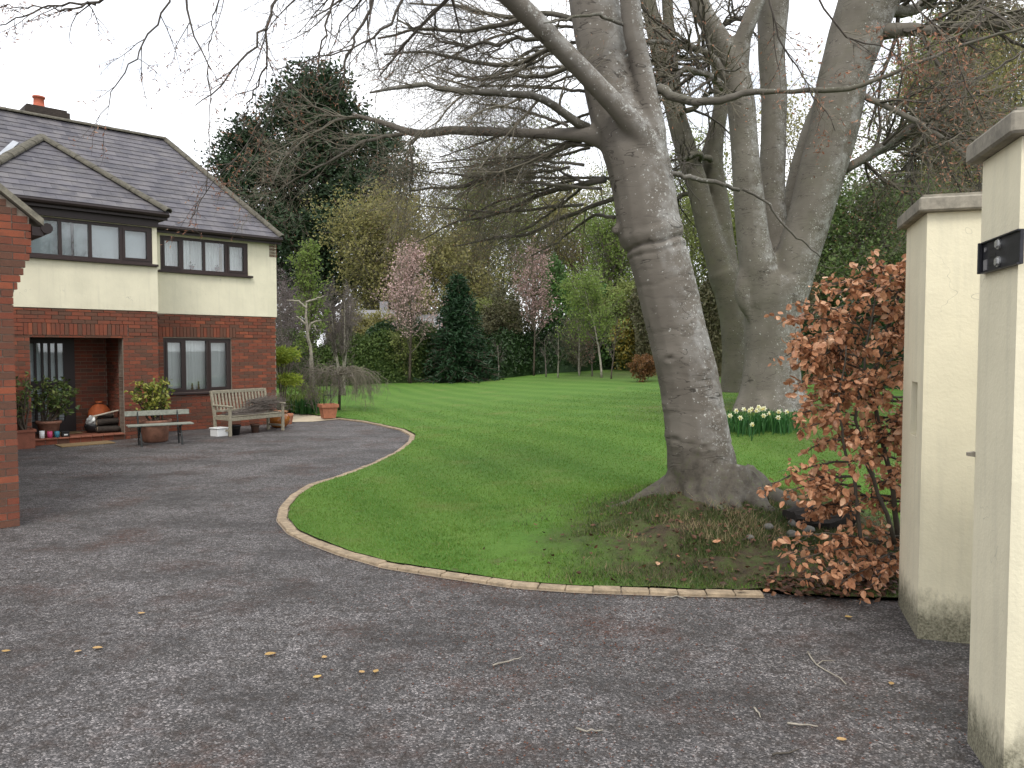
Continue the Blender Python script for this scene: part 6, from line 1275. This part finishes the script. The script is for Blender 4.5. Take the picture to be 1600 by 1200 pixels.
# hedges
def hedge(name, pts, h, th_, mat, leaf, n, label, lump=.35, core=True):
    """leafy bank along a plan polyline"""
    o = wthing(name, GY(800, 30) * 0 + np.array([*pts[0], float(terr(*pts[0]))]), label, 'hedge'); pts = np.array(pts, float); s_ = np.concatenate([[0], np.cumsum(np.linalg.norm(np.diff(pts, axis=0), axis=1))])
    def surf(u, v, w_):
        x = np.interp(u, s_, pts[:, 0]); y = np.interp(u, s_, pts[:, 1]); H = h * (1 + lump * .5 * np.sin(u * 1.1 + pts[0, 0]) * np.sin(u * .43 + 1) + lump * .25 * np.sin(u * 2.7)); e = np.sin(v)
        T_ = th_ * (1 + .25 * np.sin(u * 1.7 + 2)) * w_; return np.stack([x, y - T_ * np.cos(v), terr(x, y) + H * np.abs(e) ** .7 * w_], 1)
    if core:
        uu = np.linspace(0, s_[-1], 60); vv = np.linspace(.0, math.pi, 10); V = np.concatenate([surf(uu, np.full(60, v_), .80) for v_ in vv]); tag(MB().add(V, [(i * 60 + j, i * 60 + j + 1, (i + 1) * 60 + j + 1, (i + 1) * 60 + j) for i in range(9) for j in range(59)]).build('inner_growth', mat, o), kind='stuff')
    u = rng.uniform(0, s_[-1], n); v = rng.uniform(.02, 2.2, n); w_ = .80 + .25 * rng.random(n) ** .7; p_ = surf(u, v, w_) + rng.normal(0, .06, (n, 3)); p_[:, 2] = np.maximum(p_[:, 2], terr(p_[:, 0], p_[:, 1]) + .03); f_ = MB(); f_.addq(*leaves(p_, leaf, 1.7)); tag(f_.build('foliage', mat, o), kind='stuff'); return o
def XY(px, Y): P = dep(px, 560, Y); return (P[0], Y)
hedge('garden_hedge', [XY(436, 33), XY(500, 34), XY(590, 36), XY(690, 38.5)], 2.2, 1.2, 'hedge_leaf', .13, 17000, 'mid green clipped hedge behind the birch')
hedge('laurel_hedge', [XY(575, 36.5), XY(680, 38.5), XY(760, 39.5), XY(860, 40), XY(960, 40), XY(1040, 38)], 2.5, 1.4, 'laurel', .17, 17000, 'dark laurel hedge behind the saplings')
hedge('shrub_bank', [XY(985, 37), XY(1060, 34), XY(1160, 31), XY(1260, 29)], 3.6, 1.6, 'brush', .16, 15000, 'brownish bank of shrubs behind the three beeches', .5)
hedge('evergreen_hedge', [XY(1230, 28), XY(1320, 26), XY(1450, 23), XY(1600, 20), XY(1800, 16)], 2.6, 1.3, 'laurel', .14, 16000, 'dark evergreen hedge behind the copper leaved shrub', .3)
hedge('mahonia_bank', [XY(955, 37.6), XY(985, 37.3), XY(1012, 36.9)], 2.4, .9, 'yellow_shrub', .20, 1500, 'shrub with yellowing leaves at the end of the laurel hedge', .3, False)
P = G(1003, 596); tree('fern_clump', P, .9, 'rusty brown dead fern clump by the leaning beech', 'rust_fern', 8, .5, .7, 6, 4, .08, 3, 'twig', 'twig', .012, .1, 'round', .02, 'fern', stems=5, spread=.5)
hedge('bright_conifer_bank', [XY(850, 41), XY(905, 40.5), XY(960, 41)], 4.6, 1.6, 'mid_green', .24, 4200, 'bright green layered evergreen behind the saplings', .5, False)

# tall trees beyond
def cypress(P, h, r, label, n1=70, mat='cypress', low=.12, group='dark cypresses', seedshape=1.0):
    o = wthing('cypress_tree', P, label, 'tree', group); P = np.asarray(P, float); T, TR = grow(P[None] - [[0, 0, .1]], np.array([[0, 0, 1.]]), h, h * .022, 14, .02, 0, .12); each(T, TR, 9, 'brown_bark', o, 'trunk')
    ps, ds, rs, tt = spawn(T, TR, n1, low, .99, 1.15, .18); u = (tt - low) / (1 - low); L_ = r * np.clip(1.08 - u ** 1.6, .10, 1) * rng.uniform(.4, 1.25, len(ps)); B_, BR = grow(ps, ds, L_, np.clip(rs * .5, .03, .4), 8, .10, .06); m = MB().addq(*tubes(B_, BR, 4))
    ps, ds, rs, _ = spawn(B_, BR, 9, .25, 1, .8); B2, BR2 = grow(ps, ds, r * .26, np.clip(rs * .5, .01, .2), 5, .12, .08); m.addq(*tubes(B2, BR2, 3)); tag(m.build('branches', 'brown_bark', o), kind='stuff')
    c_ = np.concatenate([B2[:, -1], B2[:, 2], B_[:, -1]]); k = 26; lp = np.repeat(c_, k, 0) + rng.normal(0, 1, (len(c_) * k, 3)) * [.62, .62, .15] * (r / 7); f_ = MB(); f_.addq(*leaves(lp, .36 * r / 7, 2.2, .45, -.2)); tag(f_.build('crown', mat, o), kind='stuff'); return o
def BT(px, Y): P = dep(px, 560, Y); return np.array([P[0], Y, float(terr(P[0], Y))])
cypress(BT(520, 58), hpx(560, 128, 58), 7.6, 'tall dark cypress with a spiky top beyond the hedge', 84)
cypress(BT(395, 60), hpx(560, 205, 60), 6.6, 'lower flat topped dark cypress rising behind the house roof', 70)
cypress(BT(610, 62), hpx(560, 185, 62), 5.0, 'sparser dark cypress next to the tallest one', 46)
cypress(BT(1475, 48), hpx(560, 40, 48), 5.5, 'dark cypress far behind the gate pillars', 60)
tree('maple_tree', BT(610, 52), hpx(560, 325, 52), 'broad olive yellow flowering tree in front of the tall cypress', 'olive', 38, .48, .85, 10, 8, 0.179, 6, 'brown_bark', 'twig', .2, .18, 'round', .04, jit=.5)
tree('maple_tree', BT(700, 52), hpx(560, 370, 52), 'olive tree between the cypress and the dark fir', 'olive', 34, .5, .85, 10, 8, 0.179, 6, 'brown_bark', 'twig', .2, .15, 'round', .04, jit=.5)
tree('lime_tree', BT(765, 56), hpx(560, 300, 56), 'yellow green leafing tree behind the hanging beech twigs', 'olive_green', 38, .42, .8, 10, 8, 0.189, 6, 'brown_bark', 'twig', .2, .2, 'round', .05, jit=.5)
tree('lime_tree', BT(845, 60), hpx(560, 330, 60), 'thin leafing tree behind the dusky pink tree', 'olive', 34, .4, .8, 9, 7, 0.189, 4, 'brown_bark', 'twig', .2, .2, 'round', .05, jit=.5)
tree('copper_tree', BT(905, 62), hpx(560, 375, 62), 'reddish budding tree far behind the bright green tree', 'red_haze', 24, .4, .8, 9, 8, .15, 2, 'brown_bark', 'twig', .2, .2, 'round', .05, jit=.4)
tree('willow_tree', BT(955, 50), hpx(560, 345, 50), 'pale green willowy tree next to the leaning beech trunk', 'spring_green', 38, .42, .6, 10, 8, 0.158, 4, 'brown_bark', 'grey_twig', .2, .15, 'round', .05, jit=.5)
tree('ash_tree', BT(1010, 58), hpx(560, 290, 58), 'leafing tree hidden behind the leaning beech trunk', 'olive_green', 34, .42, .8, 9, 7, 0.189, 4, 'brown_bark', 'twig', .2, .2, 'round', .05, jit=.5)
tree('ash_tree', BT(1120, 46), hpx(560, 330, 46), 'olive leafing tree between the back beech stems', 'olive_green', 36, .48, .85, 10, 8, 0.168, 6, 'brown_bark', 'twig', .2, .15, 'round', .05, jit=.5)
tree('holly_tree', BT(1330, 33), hpx(560, 300, 33), 'broad mid green evergreen behind the right stem of the big beech', 'hedge_leaf', 40, .42, .9, 11, 9, .15, 6, 'brown_bark', 'twig', .2, .08, 'round', .02, jit=.5)
tree('holly_tree', BT(1415, 35), hpx(560, 300, 35), 'dense green evergreen showing above the slotted gate pillar', 'hedge_leaf', 40, .42, .9, 11, 9, .15, 6, 'brown_bark', 'twig', .2, .08, 'round', .02, jit=.5)
tree('oak_tree', BT(1430, 44), hpx(560, 130, 44), 'tall green leafing tree above the slotted gate pillar', 'olive_green', 42, .36, .8, 10, 8, 0.179, 6, 'brown_bark', 'dark_twig', .25, .15, 'round', .05, jit=.5)
tree('oak_tree', BT(1545, 40), hpx(560, 60, 40), 'tall leafing tree rising behind the hinged gate pillar', 'olive_green', 42, .36, .8, 10, 8, 0.179, 4, 'brown_bark', 'dark_twig', .25, .15, 'round', .05, jit=.5)
tree('ash_tree', BT(1245, 50), hpx(560, 180, 50), 'thin leafing tree seen between the stems of the big beech', 'olive', 34, .4, .8, 9, 7, 0.179, 3, 'brown_bark', 'twig', .2, .2, 'round', .05, jit=.5)
for i, (px, Y, top, lb) in enumerate(((447, 31, 430, 'purplish bare shrub against the house corner'), (470, 34, 455, 'purplish bare shrub behind the pale pruned trunk'), (512, 35, 470, 'purplish bare shrub between pruned trunk and birch'))):
    tree('bare_shrub', GY(px, Y), hpx(580, top, Y), lb, 'purple_twig', 12, .45, .5, 9, 9, .05, 2, 'twig', 'grey_twig', .03, .08, 'vase', .1, 'shrub', 'purplish bare shrubs', stems=5, spread=.22)
tree('bare_shrub', GY(905, 36.5), 2.2, 'twiggy bare shrub among the saplings', 'brush', 10, .5, .6, 8, 7, .06, 2, 'twig', 'grey_twig', .02, .1, 'vase', .06, 'shrub', stems=5, spread=.3)

for px, Y, top, lm, lb in ((735, 66, 235, 'olive_green', 'tall thinly leafed tree far behind the dark fir'), (830, 68, 225, 'olive_green', 'tall thinly leafed tree far behind the dusky pink tree'), (905, 66, 290, 'olive', 'tall budding tree far behind the bright green tree'), (660, 70, 265, 'olive', 'tall budding tree far behind the broad olive tree'), (1075, 54, 250, 'olive_green', 'tall leafing tree far behind the back beech'), (1180, 58, 300, 'olive', 'leafing tree far behind the fork of the big beech'), (1290, 60, 330, 'olive_green', 'leafing tree far behind the right stem of the big beech'), (1590, 36, 20, 'olive', 'budding tree far behind the hinged gate pillar')):
    tree('far_tree', BT(px, Y), hpx(560, top, Y), lb, lm, 32, .36, .75, 10, 8, .19, 3, 'brown_bark', 'twig', .2, .22, 'round', .05, jit=.6)
for px, Y, h_, lm, lb in ((770, 41.5, 3.2, 'olive_green', 'leafing shrub over the hedge beside the dark fir'), (800, 42, 3.6, 'brush', 'brown twiggy shrub over the hedge before the dusky pink tree'), (1000, 39, 3.6, 'olive_green', 'leafing shrub at the end of the laurel hedge'), (585, 41, 2.9, 'olive', 'olive shrub over the hedge before the white house')):
    tree('tall_shrub', GY(px, Y), h_, lb, lm, 14, .5, .6, 9, 8, .13, 4, 'twig', 'grey_twig', .03, .08, 'vase', .06, 'shrub', 'shrubs over the hedge', stems=5, spread=.35, jit=.5)
# white houses glimpsed over the hedge
def far_house(px0, px1, Y, wall_top, ridge_top, label, yaw=.1):
    a_ = dep(px0, wall_top, Y); b_ = dep(px1, wall_top, Y); L_ = b_[0] - a_[0]; zw = a_[2]; zr = dep(px0, ridge_top, Y)[2]; o = empty('white_house', (a_[0], Y, 0), yaw, label, 'house'); m = MB(); m.span(0, L_, 0, 6, 0, zw); m.build('wall', 'far_wall', o)
    m = MB(); m.prism([(-.3, -.4, zw), (-.3, 3, zr), (-.3, 6.4, zw)], (L_ + .6, 0, 0)); m.build('roof', 'far_roof', o)
    for i in range(3): MB().span(L_ * (.18 + .27 * i), L_ * (.18 + .27 * i) + .9, -.03, -.004, zw - 1.6, zw - .5).build('window', 'dark_frame', o)
    m = MB(); m.span(L_ * .7, L_ * .7 + .5, 2.7, 3.3, zr - .5, zr + .5); m.build('chimney', 'far_roof', o)
far_house(545, 606, 44, 500, 480, 'white rendered house glimpsed over the hedge behind the birch'); far_house(640, 712, 45, 515, 488, 'house with a pale grey roof glimpsed beside the dark fir', -.1)

# ------------------------------------------------------------------ litter on the drive
for n_, (px, py, s_, rz) in enumerate(((2, 1021, .05, .3), (116, 1023, .045, 1), (144, 1016, .06, .2), (413, 1027, .07, .5), (508, 1032, .05, 2), (489, 1063, .055, .8), (569, 1055, .045, 2.4), (585, 1055, .05, 1.4), (215, 961, .05, .2), (1307, 1160, .05, .1), (1320, 967, .055, .1), (1392, 1074, .045, 1))):
    P = gz(px, py); o = bpy.data.objects.new('fallen_leaf', MB().add(LV[n_ % 8][0] * [1, 1, .5], LV[n_ % 8][1]).mesh('fallen_leaf')); o.data.materials.append(MATS['yellow_leaf']); link(o); o.location = (P[0], P[1], .016); o.scale = (s_, s_, s_ * .6); o.rotation_euler = (0, .05, rz)
    tag(o, 'small yellowed leaf lying on the tarmac drive', 'leaf', 'yellow leaves on the drive')
for n_, (pts, lb) in enumerate((([(1262, 1022), (1275, 1042), (1300, 1055), (1322, 1072)], 'long forked grey twig lying on the drive before the gate pillars'), ([(900, 1142), (920, 1147), (942, 1144)], 'short curved pale twig on the drive'), ([(1230, 1134), (1255, 1136), (1278, 1138)], 'straight pale twig on the drive beyond the hinged pillar'), ([(1207, 1184), (1230, 1180), (1248, 1174)], 'dark bent twig at the bottom of the drive'), ([(1038, 937), (1055, 934), (1072, 938)], 'curled pale twig beside the kerb'), ([(770, 1042), (795, 1036), (815, 1030)], 'thin grey twig across a rusty patch of the drive'), ([(1178, 1110), (1186, 1118), (1188, 1124)], 'tiny pale twig in the middle of the drive'))):
    q = resample([[*gz(*p_)[:2], .009] for p_ in pts], 8); q[:, 2] += np.abs(rng.normal(0, .004, 8)); m = MB(); m.tube(q, np.linspace(.006, .003, 8), 5)
    if n_ == 0: m.tube([q[3], q[3] + [.05, .05, .004], q[3] + [.13, .06, .002]], [.004, .003, .002], 5)
    tag(m.build('fallen_twig', 'pale_bark' if n_ not in (3,) else 'dark_twig', None, True), lb, 'twig', 'twigs fallen on the drive')
# drifts of bud scales and crumbs
m = MB(); cs_ = [(740, 1040, .5, .5), (690, 930, .45, .3), (300, 712, .4, .25), (120, 740, .4, .25), (190, 722, .3, .2), (870, 1000, .5, .4), (960, 1000, .5, .4), (1100, 1105, .15, .1), (1380, 1130, .3, .2), (880, 1170, .3, .15), (330, 712, .4, .2), (600, 690, .4, .2), (560, 738, .5, .08), (1000, 950, .7, .15)]
for px, py, sx, sy in cs_:
    P = gz(px, py); n = int(60 + 1900 * sx * sy); x = P[0] + rng.normal(0, sx, n); y = P[1] + rng.normal(0, sy, n); ok = ~inside(x, y, [tuple(q_) for q_ in poly]); m.addq(*leaves(np.stack([x, y, np.full(n, .006) + rng.uniform(0, .006, n)], 1)[ok], .017, 2.2, .93))
n = 1500; x = rng.uniform(-6, 3.5, n); y = rng.uniform(2.2, 15, n); ok = ~inside(x, y, [tuple(q_) for q_ in poly]); m.addq(*leaves(np.stack([x, y, np.full(n, .006)], 1)[ok], .012, 2.0, .93))
for s in np.linspace(.3, KL - .2, 700):
    p_, tg, sd_ = kerb_at(s); p_ = p_ - sd_ * abs(rng.normal(0, .05)); m.addq(*leaves(np.array([[p_[0], p_[1], .006]]), .016, 1.8, .93))
tag(m.build('bud_scales', 'bud_scale'), 'rusty bud scales drifted over the tarmac', 'debris', kind='stuff')
# straw, leaves and roots on the mound
m = MB(); V_, F_ = blades(9000, (.4, 3.1), (5.7, 7.4), .085, .005, lambda x, y: mound_w(x, y) * smooth((vnoise(np.stack([x, y, 0 * x], 1), 5.5, 21) - .05) / .25)); m.addq(V_, F_); tag(m.build('straw', 'straw'), 'dry straw tufts on the root mound', 'straw', kind='stuff')
for n_, (px, py, s_) in enumerate(((1113, 852, .075), (1027, 889, .06), (1150, 880, .055), (1120, 894, .05), (1200, 913, .07), (1192, 930, .06), (1060, 876, .04))):
    P = G(px, py); o = bpy.data.objects.new('fallen_leaf', LM[n_ % 8]); link(o); o.location = P + np.array([0, 0, .03]); o.scale = (s_,) * 3; o.rotation_euler = (.3, -.2, n_ * 1.3); tag(o, 'single dry brown leaf lying on the root mound', 'leaf', 'brown leaves on the mound')
for o in list(bpy.data.objects):
    if '_world' in o: del o['_world']
    if o.get('_world') is not None: del o['_world']
